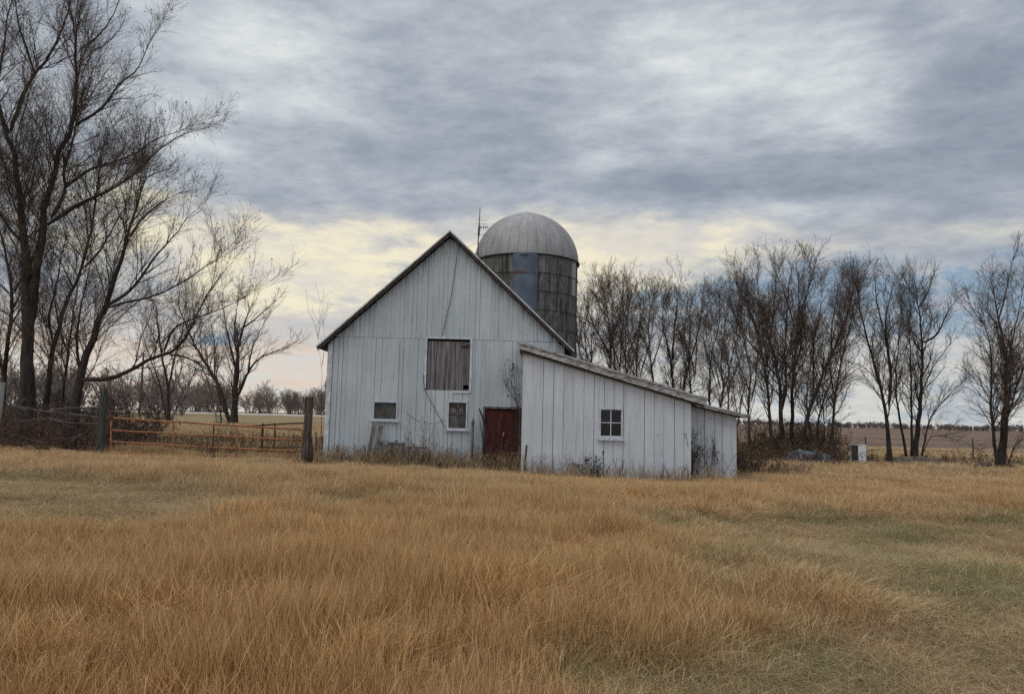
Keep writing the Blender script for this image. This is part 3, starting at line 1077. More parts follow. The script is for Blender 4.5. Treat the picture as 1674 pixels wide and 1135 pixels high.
def unit(v):
    return v / np.maximum(np.linalg.norm(v, axis=-1, keepdims=True), 1e-9)


def tube_arrays(Pp, R, k, off=0):
    """Pp (N,n,3), R (N,n) -> verts, quads"""
    N, n, _ = Pp.shape
    T = np.empty_like(Pp)
    T[:, 1:-1] = Pp[:, 2:] - Pp[:, :-2]
    T[:, 0] = Pp[:, 1] - Pp[:, 0]
    T[:, -1] = Pp[:, -1] - Pp[:, -2]
    T = unit(T)
    mean = unit(T.mean(1))
    ax = np.abs(mean).argmin(1)
    ref = np.eye(3)[ax][:, None, :]
    U = unit(np.cross(T, np.broadcast_to(ref, T.shape)))
    W = np.cross(T, U)
    a = np.arange(k) * 2 * np.pi / k
    V = Pp[:, :, None, :] + R[:, :, None, None] * (U[:, :, None, :] * np.cos(a)[None, None, :, None] + W[:, :, None, :] * np.sin(a)[None, None, :, None])
    V = V.reshape(-1, 3)
    b = (np.arange(N) * n * k)[:, None, None] + (np.arange(n - 1) * k)[None, :, None] + np.arange(k)[None, None, :]
    j2 = (np.arange(k) + 1) % k
    b2 = (np.arange(N) * n * k)[:, None, None] + (np.arange(n - 1) * k)[None, :, None] + j2[None, None, :]
    Q = np.stack([b, b2, b2 + k, b + k], -1).reshape(-1, 4) + off
    return V, Q


def spawn(rng, Pp, R, m, t0, ratio, ang, npt, wander, up, rr=0.6, rmin=0.004, per_len=None, minlen=0.0, maxlen=1e9, tipf=0.65, tip=0.35, rmax=9.9):
    """children of every parent polyline"""
    N, n, _ = Pp.shape
    seg = np.linalg.norm(np.diff(Pp, axis=1), axis=2)
    L = seg.sum(1)
    if per_len is not None:
        cnt = np.maximum(1, (L * per_len).astype(int))
        idx = np.repeat(np.arange(N), cnt)
    else:
        idx = np.repeat(np.arange(N), m)
    K = len(idx)
    t = t0 + (1 - t0) * rng.random(K) ** 0.9
    t = np.minimum(t, 0.995)
    f = t * (n - 1)
    i = f.astype(int)
    w = (f - i)[:, None]
    A = Pp[idx, i]
    B = Pp[idx, i + 1]
    pos = A * (1 - w) + B * w
    tan = unit(B - A)
    rad = R[idx, i] * (1 - w[:, 0]) + R[idx, i + 1] * w[:, 0]
    rv = unit(rng.normal(size=(K, 3)))
    side = unit(np.cross(tan, rv))
    a = np.radians(rng.uniform(ang[0], ang[1], K))[:, None]
    d = unit(tan * np.cos(a) + side * np.sin(a) + np.array([0, 0, up]) * 0.5)
    ln = np.clip(L[idx] * ratio * (1.12 - tipf * t) * rng.uniform(0.6, 1.25, K), minlen, maxlen)
    out = np.empty((K, npt, 3))
    out[:, 0] = pos
    st = (ln / (npt - 1))[:, None]
    for q in range(1, npt):
        d = unit(d + rng.normal(size=(K, 3)) * wander + np.array([0, 0, up]) * (0.35 / npt * 3))
        out[:, q] = out[:, q - 1] + d * st
    r0 = np.minimum(np.maximum(rad * rr, rmin), rmax)
    tt = np.linspace(1, tip, npt)[None]
    return out, np.maximum(r0[:, None] * tt, rmin * 0.7)


def leaves_at(rng, pts, size, jitter):
    N = len(pts)
    c = pts + rng.normal(size=(N, 3)) * jitter
    u = unit(rng.normal(size=(N, 3)))
    v = unit(np.cross(u, rng.normal(size=(N, 3))))
    s = (size * rng.uniform(0.5, 1.3, N))[:, None]
    V = np.stack([c - u * s, c + v * s * .6, c + u * s, c - v * s * .6], 1).reshape(-1, 3)
    Q = np.arange(N * 4).reshape(N, 4)
    return V, Q


def tree(name, label, cat, limbs, depth, seed, density=1.0, group=None, twig=0.0038, leaf=0.0, bark='bark', twm='twig', leafm='leaf',
         l1=(3.3, 0.44), l2=(6.5, 0.5), l3=(8.5, 0.6), up=0.35, basez=None, clip_len=3.2, cut=1.0, wav=0.16, ang=(18, 52)):
    """limbs: list of (list of (px,py), r0, r1). First limb starts at the ground."""
    rng = np.random.default_rng(seed)
    base = P(*limbs[0][0][0], depth)
    gzz = gz(base[0], base[1])
    root = empty(name, (base[0], base[1], gzz))
    tag(root, label, cat, group)
    n = 18
    PL, RL = [], []
    for li, (pl, r0, r1) in enumerate(limbs):
        ph = rng.uniform(0, 6.28)
        amp = rng.uniform(0.4, 1.3) * (0.4 if li == 0 else 1)
        pts = []
        start_off = 0
        m = len(pl)
        for k, (px, py) in enumerate(pl):
            s_ = k / max(1, m - 1)
            off = amp * math.sin(ph) * s_ + 0.35 * amp * math.sin(ph * 2 + s_ * 5) * s_
            pts.append(P(px, py, depth + off))
        pts = np.array(pts)
        if cut < 1 and pl[-1][1] < 490:
            pts = resample(pts, 12)[:int(round(12 * cut))]
        if abs(pts[0][2] - gzz) < 1.6 and pl[0][1] > 640:      # stem that starts at the ground
            pts[0][2] = min(pts[0][2], gzz - 0.1)
            q0 = pts[0].copy(); q0[2] = gzz - 0.15
            pts = np.vstack([q0, pts]) if pts[0][2] > gzz - 0.05 else pts
        c = resample(pts, n)
        L = np.linalg.norm(np.diff(c, axis=0), axis=1).sum()
        jit = rng.normal(size=(n, 3)) * 0.012 * L / 6
        jit[0] = 0
        c = c + jit
        t = np.linspace(0, 1, n)
        rad = (r0 + (r1 * .6 - r0) * t ** 0.75) * .80
        if li == 0:
            rad = rad * (1 + 0.6 * np.exp(-t * 14))
        if li > 0 and not (pl[0][1] > 730):
            rad = rad * np.clip(.45 + t * 7, .45, 1)
        PL.append(c)
        RL.append(rad)
    P0, R0 = np.array(PL), np.array(RL)
    V, Q = tube_arrays(P0, R0, 9)
    # gnarl the trunk a little
    np_mesh('trunk', V, [Q], M[bark], root, smooth=True)
    P1, R1 = spawn(rng, P0, R0, 0, 0.22, l1[1], ang, 9, 0.13, up, 0.42, twig * 1.7, per_len=l1[0] * density, minlen=0.5, maxlen=clip_len, tipf=0.8, rmax=twig * 5.5)
    E1, F1 = spawn(rng, P0, R0, 4, 0.86, 0.36, (6, 38), 9, 0.13, up, 0.6, twig * 1.7, minlen=0.7, maxlen=clip_len * .8, tipf=0.1, rmax=twig * 5.5)
    P1, R1 = np.concatenate([P1, E1]), np.concatenate([R1, F1])
    P2, R2 = spawn(rng, P1, R1, 0, 0.10, l2[1], (20, 55), 6, 0.14, up * .7, 0.5, twig * 1.15, per_len=l2[0] * min(1, density), minlen=0.3, maxlen=1.4, tipf=.5, rmax=twig * 2.2)
    P3, R3_ = spawn(rng, P2, R2, 0, 0.08, l3[1], (20, 55), 4, wav, up * .5, 0.6, twig * .72, per_len=l3[0] * min(1, density), minlen=0.2, maxlen=.8, tipf=.5, rmax=twig * 1.2)
    parts = []
    off = 0
    VV, QQ, MI = [], [], []
    for (pp, rr, k) in ((P1, R1, 5), (P2, R2, 3), (P3, R3_, 3)):
        V, Q = tube_arrays(pp, rr, k, off)
        off += len(V)
        VV.append(V)
        QQ.append(Q)
    V = np.concatenate(VV)
    Q = np.concatenate(QQ)
    cr = np_mesh('crown', V, [Q], M[twm], root)
    if leaf > 0:
        tips = P3[:, -1]
        sel = rng.random(len(tips)) < leaf
        # leaves hang on in clumps
        cl = np.sin(tips[:, 0] * 2.1 + seed) + np.sin(tips[:, 2] * 2.7 + seed * 2) + np.sin(tips[:, 1] * 2.3)
        sel &= cl > rng.uniform(-2.2, 1.0, len(tips))
        lv = np.concatenate([tips[sel], P3[sel, 1]])
        if len(lv):
            V, Q = leaves_at(rng, lv, 0.036, 0.06)
            np_mesh('leaves', V, [Q], M[leafm], cr)
    return root


def build_trees():
    T = tree
    GL = 'tall bare trees at the left edge'
    # great double-trunked tree at the left edge
    T('tree', 'huge double-trunked bare tree behind the brush at the far left', 'tree', [
        ([(47, 690), (47, 600), (45, 556), (42, 486), (44, 400), (33, 335), (21, 254), (14, 218), (0, 176), (-22, 110)], 0.36, 0.08),
        ([(50, 540), (60, 433), (67, 390), (72, 360), (77, 335), (88, 275), (102, 240), (123, 204), (129, 158), (121, 102), (130, 81), (123, 46), (112, 5)], 0.22, 0.05),
        ([(18, 215), (39, 151), (56, 120), (81, 92), (100, 50), (113, 18), (122, -30)], 0.12, 0.03),
        ([(56, 120), (44, 80), (30, 40), (22, -20)], 0.07, 0.03),
        ([(123, 204), (150, 188), (173, 173), (192, 137), (225, 116), (246, 63)], 0.08, 0.02),
        ([(84, 356), (100, 330), (109, 306), (102, 280), (118, 240), (124, 200)], 0.10, 0.05),
        ([(109, 306), (141, 278), (176, 267), (218, 254), (254, 225), (300, 212)], 0.08, 0.02),
        ([(78, 366), (100, 352), (134, 331), (183, 310), (225, 282), (254, 246), (303, 218)], 0.12, 0.02),
        ([(130, 81), (160, 60), (185, 25), (200, -15)], 0.05, 0.02),
        ([(44, 400), (20, 380), (0, 350), (-25, 300)], 0.10, 0.03),
        ([(14, 218), (-10, 150), (5, 90), (10, 30), (30, -30)], 0.08, 0.03),
    ], 27, 101, 1.1, GL, leaf=0.10)
    T('tree', 'leaning dark tree right of the huge double trunk', 'tree', [
        ([(76, 695), (80, 620), (86, 556), (106, 503), (120, 470), (135, 440), (150, 380), (158, 320), (165, 270)], 0.17, 0.04),
        ([(86, 556), (78, 520), (92, 470), (98, 430), (110, 380)], 0.07, 0.02),
        ([(135, 440), (165, 410), (185, 370), (212, 330), (218, 280)], 0.06, 0.02),
        ([(120, 470), (100, 430), (80, 400)], 0.05, 0.02),
    ], 28, 102, 1.0, GL, leaf=0.35)
    T('tree', 'thick forked bare tree with a long low limb reaching right over the gate', 'tree', [
        ([(123, 695), (124, 655), (130, 609), (152, 556), (169, 503), (190, 450), (211, 387), (222, 330), (240, 290)], 0.26, 0.04),
        ([(130, 622), (150, 622), (176, 623), (211, 609), (247, 584), (275, 579), (296, 570), (306, 548), (314, 532), (322, 510), (345, 470), (370, 440)], 0.125, 0.025),
        ([(268, 578), (275, 550), (285, 534), (317, 521), (345, 511), (372, 502), (410, 480)], 0.06, 0.015),
        ([(169, 503), (211, 479), (235, 450), (247, 426), (272, 400), (293, 375), (310, 350)], 0.09, 0.02),
        ([(172, 504), (195, 498), (220, 492), (250, 484), (282, 472), (305, 456), (328, 443), (360, 420)], 0.07, 0.02),
        ([(130, 609), (125, 560), (130, 510), (142, 460), (150, 420)], 0.08, 0.02),
        ([(275, 579), (310, 585), (332, 600), (345, 640), (352, 680)], 0.05, 0.01),
        ([(211, 387), (230, 360), (262, 330), (300, 312)], 0.06, 0.02),
    ], 26, 103, 1.0, GL, leaf=0.10)
    T('tree', 'slim bare tree crowding the left picture edge behind the pale post', 'tree', [
        ([(8, 700), (6, 600), (14, 540), (22, 480), (12, 420), (-4, 360), (-12, 300)], 0.16, 0.04),
        ([(6, 610), (-14, 560), (-24, 500)], 0.09, 0.03),
        ([(22, 480), (42, 440), (62, 400), (66, 350)], 0.06, 0.02),
        ([(14, 540), (36, 500), (60, 480), (84, 470)], 0.05, 0.02),
    ], 30, 104, 1.1, GL, leaf=0.5)
    T('tree', 'thin crooked tree standing between the dark hinge post and the forked tree', 'tree', [
        ([(106, 690), (104, 640), (112, 580), (118, 520), (128, 470), (124, 420)], 0.10, 0.03),
        ([(112, 580), (98, 540), (90, 500), (84, 450)], 0.05, 0.02),
    ], 31, 105, 1.0, GL, leaf=0.5)
    # mid distance, between gate and barn
    T('tree', 'spreading bare tree with three stems in the field behind the gate', 'tree', [
        ([(382, 700), (384, 655), (386, 620), (384, 598), (395, 538), (405, 515), (416, 486)], 0.36, 0.07),
        ([(378, 672), (360, 632), (338, 598), (322, 572), (310, 545), (296, 515), (290, 490)], 0.24, 0.05),
        ([(388, 650), (405, 609), (418, 590), (440, 577), (472, 568)], 0.17, 0.03),
        ([(395, 538), (420, 520), (440, 500), (458, 488)], 0.10, 0.03),
        ([(384, 598), (372, 550), (366, 510), (360, 480)], 0.13, 0.03),
        ([(405, 609), (412, 570), (425, 540), (436, 520)], 0.09, 0.03),
        ([(386, 640), (394, 600), (380, 545), (388, 500), (392, 475)], 0.12, 0.03),
        ([(350, 615), (352, 570), (345, 530), (338, 500)], 0.08, 0.02),
    ], 55, 106, 1.1, None, twig=0.0078, l1=(2.4, 0.45), l2=(3.6, .5), l3=(4.2, .6), clip_len=2.6, cut=.93, bark='bark')
    T('tree', 'slender vase-shaped bare tree left of the spreading tree behind the gate', 'tree', [
        ([(275, 705), (276, 660), (275, 627), (268, 600), (262, 570), (258, 530), (255, 495)], 0.22, 0.05),
        ([(275, 640), (282, 600), (290, 570), (300, 535), (304, 500)], 0.13, 0.04),
        ([(276, 660), (260, 620), (246, 590), (236, 560), (230, 520)], 0.11, 0.03),
        ([(278, 665), (300, 640), (318, 610)], 0.06, 0.02),
    ], 60, 107, 0.9, None, twig=0.0078, l1=(1.9, 0.48), l2=(3.6, .5), l3=(4.2, .6), clip_len=4.0, bark='bark')
    T('tree', 'thin dark sapling just left of the spreading three-stemmed tree', 'tree', [
        ([(361, 712), (361, 680), (360, 655), (356, 625), (352, 600)], 0.09, 0.03)], 52, 108, 1.0, None, twig=0.012, l1=(1.8, 0.3))
    # trees behind the shed
    GB = 'row of bare trees behind the shed'
    kw = dict(group=GB, cut=.92, clip_len=2.0, l2=(5.0, .5), l3=(6.0, .6), twig=0.0062)
    T('tree', 'brown-leaved tree next to the silo, first in the row behind the shed', 'tree', [
        ([(998, 700), (998, 602), (998, 560), (998, 528), (987, 472), (978, 440)], 0.15, 0.03),
        ([(998, 580), (975, 540), (960, 510), (955, 480)], 0.07, 0.02),
        ([(998, 560), (1012, 520), (1020, 480), (1016, 450)], 0.07, 0.02),
        ([(985, 640), (965, 590), (950, 560), (946, 520)], 0.06, 0.02),
    ], 44, 111, 1.6, leaf=0.9, bark='bark_brown', **kw)
    T('tree', 'slim brown-leaved tree just right of the one beside the silo', 'tree', [
        ([(1024, 700), (1024, 602), (1020, 546), (1031, 491), (1038, 460)], 0.12, 0.03),
        ([(1022, 590), (1035, 560), (1050, 520), (1056, 490)], 0.06, 0.02),
    ], 46, 112, 1.6, leaf=0.8, bark='bark_brown', **kw)
    T('tree', 'bare tree leaning slightly left above the high end of the shed roof', 'tree', [
        ([(1072, 710), (1068, 617), (1061, 565), (1057, 520), (1066, 490), (1075, 461)], 0.12, 0.03),
        ([(1066, 600), (1080, 560), (1088, 520), (1096, 480)], 0.06, 0.02),
    ], 45, 113, 1.4, leaf=0.3, **kw)
    T('tree', 'twin-stemmed bare tree rising above the middle of the shed roof', 'tree', [
        ([(1102, 720), (1101, 628), (1098, 587), (1090, 560), (1079, 535), (1082, 490), (1088, 460)], 0.15, 0.03),
        ([(1099, 590), (1103, 528), (1108, 490), (1112, 454)], 0.10, 0.03),
    ], 43, 114, 1.3, leaf=0.15, **kw)
    T('tree', 'right-leaning bare tree behind the middle of the shed roof', 'tree', [
        ([(1112, 720), (1114, 631), (1125, 595), (1138, 565), (1149, 520), (1146, 480), (1149, 461)], 0.12, 0.03),
        ([(1125, 595), (1118, 550), (1124, 500)], 0.05, 0.02),
    ], 42, 115, 1.3, leaf=0.15, **kw)
    T('tree', 'straight narrow bare tree above the lower third of the shed roof', 'tree', [
        ([(1160, 720), (1160, 650), (1162, 587), (1168, 555), (1179, 528), (1176, 490)], 0.10, 0.03),
        ([(1161, 600), (1148, 560), (1156, 510), (1160, 480)], 0.05, 0.02),
    ], 44, 116, 1.4, leaf=0.3, **kw)
    T('tree', 'forked thin tree just beyond the low corner of the shed', 'tree', [
        ([(1190, 745), (1190, 661), (1192, 609), (1186, 570), (1178, 545)], 0.09, 0.025),
        ([(1192, 640), (1178, 610), (1166, 580)], 0.05, 0.02),
        ([(1191, 630), (1210, 590), (1218, 560)], 0.05, 0.02),
    ], 37, 117, 1.3, leaf=0.2, bark='bark_brown', **kw)
    T('tree', 'short brown tree leaning right beside the shed corner', 'tree', [
        ([(1203, 770), (1205, 698), (1216, 632), (1228, 605), (1242, 587)], 0.07, 0.02),
        ([(1208, 690), (1200, 650), (1198, 620)], 0.04, 0.02),
    ], 33, 118, 1.2, leaf=0.1, bark='bark_brown', **kw)
    for n_, (bx, by, tx, ty, dp, lab) in enumerate((
            (958, 700, 962, 470, 48, 'small brown-twigged tree half hidden by the silo wall'),
            (1046, 700, 1044, 470, 49, 'thin tree filling the gap before the left-leaning tree behind the shed'),
            (1134, 720, 1130, 462, 50, 'thin tree of the second rank above the middle of the shed roof'),
            (1178, 735, 1186, 500, 48, 'second-rank tree above the low end of the shed roof'),
            (1228, 750, 1216, 500, 46, 'slim second-rank tree left of the fan-shaped tree'),
            (1012, 700, 1004, 450, 49, 'tall second-rank tree between the two brown-leaved trees by the silo'))):
        q = random.Random(n_ + 40)
        def lean(x0, y0, x1, y1, k=5, a=9):
            return [(x0 + (x1 - x0) * i / k + (q.uniform(-a, a) if i else 0), y0 + (y1 - y0) * i / k) for i in range(k + 1)]
        my = by - (by - ty) * .42
        T('tree', lab, 'tree', [(lean(bx, by, tx, ty), .12, .03), (lean(bx, my, tx - q.uniform(20, 34), ty + 30, 4, 6), .07, .02),
                                (lean(bx, my + 12, tx + q.uniform(20, 34), ty + 22, 4, 6), .07, .02), (lean(bx, my + 40, tx + q.uniform(-30, -12), ty + 90, 3, 5), .05, .02)],
          dp, 150 + n_, 1.2, leaf=.35, bark='bark_brown', **kw)
    GR = 'bare trees in the row at the right'
    kw = dict(group=GR, cut=.92, clip_len=2.1, l2=(5.2, .5), l3=(6.5, .6), twig=0.0052)
    T('tree', 'fan-shaped bare tree with a brown trunk left of the tarp', 'tree', [
        ([(1262, 750), (1258, 690), (1255, 620), (1250, 590), (1238, 540), (1222, 495), (1200, 460), (1190, 430)], 0.14, 0.03),
        ([(1253, 600), (1262, 540), (1266, 490), (1270, 430)], 0.09, 0.025),
        ([(1250, 590), (1225, 560), (1206, 530), (1192, 490)], 0.06, 0.02),
        ([(1255, 600), (1246, 540), (1240, 480), (1236, 430)], 0.07, 0.02),
    ], 38, 121, 1.8, leaf=0.2, bark='bark_brown', **kw)
    T('tree', 'dark thick tree of the clump directly behind the tarp, leaning left', 'tree', [
        ([(1279, 752), (1278, 736), (1279, 670), (1275, 622), (1262, 559), (1244, 522), (1224, 495), (1199, 463)], 0.20, 0.03),
        ([(1279, 670), (1290, 616), (1280, 580), (1285, 530), (1290, 480), (1292, 430)], 0.11, 0.03),
        ([(1290, 616), (1304, 570), (1312, 520), (1318, 470)], 0.07, 0.02),
    ], 37, 122, 1.6, leaf=0.2, **kw)
    T('tree', 'tallest tree of the clump behind the tarp, its top above all others', 'tree', [
        ([(1296, 745), (1294, 685), (1297, 606), (1300, 536), (1308, 510), (1319, 489), (1328, 450), (1338, 412)], 0.16, 0.03),
        ([(1297, 606), (1308, 590), (1312, 560), (1306, 520), (1306, 470), (1304, 430)], 0.09, 0.02),
        ([(1300, 536), (1288, 500), (1278, 460), (1270, 425)], 0.06, 0.02),
    ], 38.5, 123, 1.8, leaf=0.3, **kw)
    T('tree', 'tree in the tarp clump slanting far right to a dense dark top', 'tree', [
        ([(1306, 745), (1310, 705), (1329, 647), (1346, 610), (1360, 578), (1386, 520), (1396, 475), (1402, 435)], 0.17, 0.03),
        ([(1329, 647), (1330, 600), (1329, 559), (1341, 511), (1346, 470)], 0.08, 0.02),
        ([(1360, 578), (1358, 540), (1366, 500), (1372, 460)], 0.06, 0.02),
    ], 36.5, 124, 1.8, leaf=0.3, **kw)
    T('tree', 'slim tree on the right of the tarp clump between the tarp and white cabinet', 'tree', [
        ([(1362, 752), (1360, 733), (1362, 670), (1370, 606), (1386, 543), (1398, 500), (1408, 450)], 0.12, 0.02),
        ([(1364, 650), (1356, 600), (1362, 550), (1374, 510)], 0.06, 0.02),
    ], 36, 125, 1.6, leaf=0.2, **kw)
    T('tree', 'thin tree inside the tarp clump with several whip stems', 'tree', [
        ([(1335, 748), (1335, 711), (1341, 670), (1357, 628), (1370, 590), (1378, 550)], 0.10, 0.02),
        ([(1330, 748), (1322, 690), (1318, 640), (1326, 590), (1330, 540)], 0.07, 0.02),
        ([(1345, 748), (1348, 700), (1344, 650), (1350, 600)], 0.06, 0.02),
    ], 39, 126, 1.6, leaf=0.1, **kw)
    T('tree', 'bare two-stemmed tree just right of the white cabinet', 'tree', [
        ([(1454, 760), (1454, 746), (1452, 676), (1445, 650), (1432, 617), (1424, 565), (1409, 524), (1398, 506), (1400, 460), (1408, 425)], 0.15, 0.03),
        ([(1453, 665), (1458, 620), (1454, 580), (1443, 535), (1454, 491), (1466, 440)], 0.12, 0.03),
        ([(1443, 535), (1432, 490), (1430, 440)], 0.06, 0.02),
        ([(1432, 617), (1410, 600), (1385, 590)], 0.03, 0.01),
    ], 37, 127, 1.3, leaf=0.12, **kw)
    T('tree', 'broad multi-stemmed bare tree on the low dirt mound', 'tree', [
        ([(1493, 760), (1493, 741), (1502, 694), (1507, 639), (1509, 583), (1504, 502), (1496, 465), (1491, 430)], 0.19, 0.03),
        ([(1508, 560), (1522, 558), (1535, 548), (1543, 520), (1556, 500), (1572, 480)], 0.09, 0.02),
        ([(1502, 709), (1520, 680), (1554, 643), (1583, 617)], 0.08, 0.02),
        ([(1484, 750), (1480, 739), (1469, 675), (1462, 640), (1466, 580), (1474, 520), (1478, 470)], 0.10, 0.02),
        ([(1490, 745), (1490, 700), (1491, 657), (1487, 546), (1485, 517), (1490, 460)], 0.10, 0.02),
        ([(1504, 502), (1520, 470), (1530, 440)], 0.05, 0.02),
        ([(1500, 725), (1520, 712), (1546, 714), (1572, 722), (1600, 735)], 0.035, 0.012),
        ([(1508, 640), (1525, 600), (1540, 580), (1556, 560)], 0.05, 0.02),
    ], 38, 128, 1.3, leaf=0.12, **kw)
    T('tree', 'black multi-stemmed bare tree above the rock heap at the right edge', 'tree', [
        ([(1635, 770), (1635, 757), (1641, 694), (1646, 639), (1646, 565), (1631, 528), (1624, 485), (1622, 440)], 0.21, 0.03),
        ([(1630, 762), (1628, 731), (1619, 676), (1619, 609), (1628, 569), (1618, 545), (1606, 528), (1591, 487)], 0.12, 0.02),
        ([(1638, 722), (1643, 694), (1657, 646), (1672, 609), (1690, 560), (1700, 520)], 0.10, 0.02),
        ([(1640, 715), (1648, 680), (1651, 630), (1652, 565), (1668, 502), (1676, 440)], 0.11, 0.02),
        ([(1642, 742), (1658, 728), (1674, 717), (1695, 714)], 0.06, 0.02),
        ([(1631, 528), (1642, 490), (1652, 440), (1658, 410)], 0.06, 0.02),
        ([(1606, 528), (1592, 510), (1580, 480)], 0.04, 0.015),
    ], 34, 129, 1.4, leaf=0.12, **kw)
    T('tree', 'bare twig tips of a small tree showing left of the barn eave', 'tree', [
        ([(528, 700), (526, 600), (520, 560), (516, 530)], 0.02, 0.005),
        ([(526, 600), (532, 560), (528, 525)], 0.02, 0.006),
    ], 33, 130, 0.5, None, twig=0.004, l1=(0.8, 0.3), l2=(1.2, 0.4), l3=(1.2, 0.4))


build_trees()


# ------------------------------------------------------------------ far woods
def far_wood(name, x0, x1, depth, hmin, hmax, count, seed, tw, zoff=0.0, twm='twig_far'):
    rng = np.random.default_rng(seed)
    VV, QQ, off = [], [], 0
    px = rng.uniform(x0, x1, count)
    for i in range(count):
        dp = depth * rng.uniform(0.9, 1.15)
        x = P(px[i], 690, dp)[0]
        z = gz(x, dp) - 0.3
        k = 0.6 + 0.4 * math.sin(px[i] * 0.045 + seed) * math.sin(px[i] * 0.017 + 2)
        h = hmin + (hmax - hmin) * (0.25 + 0.75 * k) * rng.uniform(0.35, 1)
        st = 4
        pl = np.empty((st, 7, 3))
        d = unit(np.stack([rng.normal(0, .34, st), rng.normal(0, .3, st), np.ones(st)], -1))
        pl[:, 0] = (x, dp, z)
        for q in range(1, 7):
            d = unit(d + rng.normal(size=(st, 3)) * 0.09)
            pl[:, q] = pl[:, q - 1] + d * h / 6.3
        r = np.linspace(0.014, 0.005, 7)[None] * h * np.ones((st, 1))
        P1, R1 = spawn(rng, pl, r, 10, 0.18, 0.42, (20, 65), 5, .15, .3, .5, tw * 1.1, rmax=tw*1.6)
        P2, R2 = spawn(rng, P1, R1, 8, 0.1, 0.5, (20, 60), 3, .2, .2, .6, tw * .7)
        for (pp, rr, kk) in ((pl, r, 4), (P1, R1, 3), (P2, R2, 3)):
            V, Q = tube_arrays(pp, rr, kk, off)
            off += len(V); VV.append(V); QQ.append(Q)
    return np_mesh(name, np.concatenate(VV), [np.concatenate(QQ)], M[twm])


tag(far_wood('far_wood', 175, 545, 250, 4.5, 13, 120, 5, 0.04), 'far grey-brown wood across the field left of the barn', 'wood', kind='stuff')
tag(far_wood('far_wood', 950, 1730, 640, 2.5, 7.5, 420, 6, 0.10), 'thin dark line of woods on the horizon at the right', 'wood', kind='stuff')
tag(far_wood('far_wood', -30, 300, 120, 5, 10, 45, 8, 0.035), 'leafless wood behind the big trees at the left', 'wood', kind='stuff')


# ------------------------------------------------------------------ brush and weeds
def clump(name, label, cat, cx, cy, n, h, spread, seed, material='weed', tw=0.004, side=5, leafn=0.0, leafm='darkleaf', group=None, kind=None,
          area=None, lean=0.25, sub=4, z=None, leafsize=.03, droop=0.0, wander=.12):
    rng = np.random.default_rng(seed)
    pl = np.empty((n, 8, 3))
    if area:
        xs = rng.uniform(area[0], area[1], n)
        ys = rng.uniform(area[2], area[3], n)
    else:
        a = rng.uniform(0, 6.28, n)
        q = spread * np.sqrt(rng.random(n))
        xs, ys = cx + q * np.cos(a), cy + q * np.sin(a) * .6
    pl[:, 0, 0], pl[:, 0, 1] = xs, ys
    pl[:, 0, 2] = (ground_z(xs, ys) - .05) if z is None else z
    d = unit(np.stack([rng.normal(0, lean, n), rng.normal(0, lean, n), np.ones(n)], -1))
    hh = h * rng.uniform(.5, 1.1, n)
    for q in range(1, 8):
        d = unit(d + rng.normal(size=(n, 3)) * wander + np.array([0, 0, -droop]))
        pl[:, q] = pl[:, q - 1] + d * (hh / 7)[:, None]
    r = np.linspace(1.6, .8, 8)[None] * tw * np.ones((n, 1))
    P1, R1 = spawn(rng, pl, r, side, .2, .32, (25, 60), 5, .2, .3, .6, tw * .8)
    L = [(pl, r, 4), (P1, R1, 3)]
    last = P1
    if sub:
        P2, R2 = spawn(rng, P1, R1, sub, .15, .4, (25, 60), 3, .2, .2, .6, tw * .7)
        L.append((P2, R2, 3))
        last = P2
    VV, QQ, off = [], [], 0
    for pp, rr, kk in L:
        V, Q = tube_arrays(pp, rr, kk, off)
        off += len(V); VV.append(V); QQ.append(Q)
    V, Q = np.concatenate(VV), np.concatenate(QQ)
    if leafn <= 0:
        o = np_mesh(name, V, [Q], M[material])
        return tag(o, label, cat, group, kind)
    tips = last[:, -1]
    sel = rng.random(len(tips)) < leafn
    lv = np.concatenate([tips[sel], last[sel, 1]])
    Vl, Ql = leaves_at(rng, lv, leafsize, .03)
    if kind == 'stuff':
        o = np_mesh(name, np.concatenate([V, Vl]), [np.concatenate([Q, Ql + len(V)])], [M[material], M[leafm]],
                    midx=np.concatenate([np.zeros(len(Q)), np.ones(len(Ql))]))
        return tag(o, label, cat, group, kind)
    root = empty(name, (cx, cy, gz(cx, cy)))
    tag(root, label, cat, group, kind)
    np_mesh('stems', V, [Q], M[material], root)
    np_mesh('leaves', Vl, [Ql], M[leafm], root)
    return root


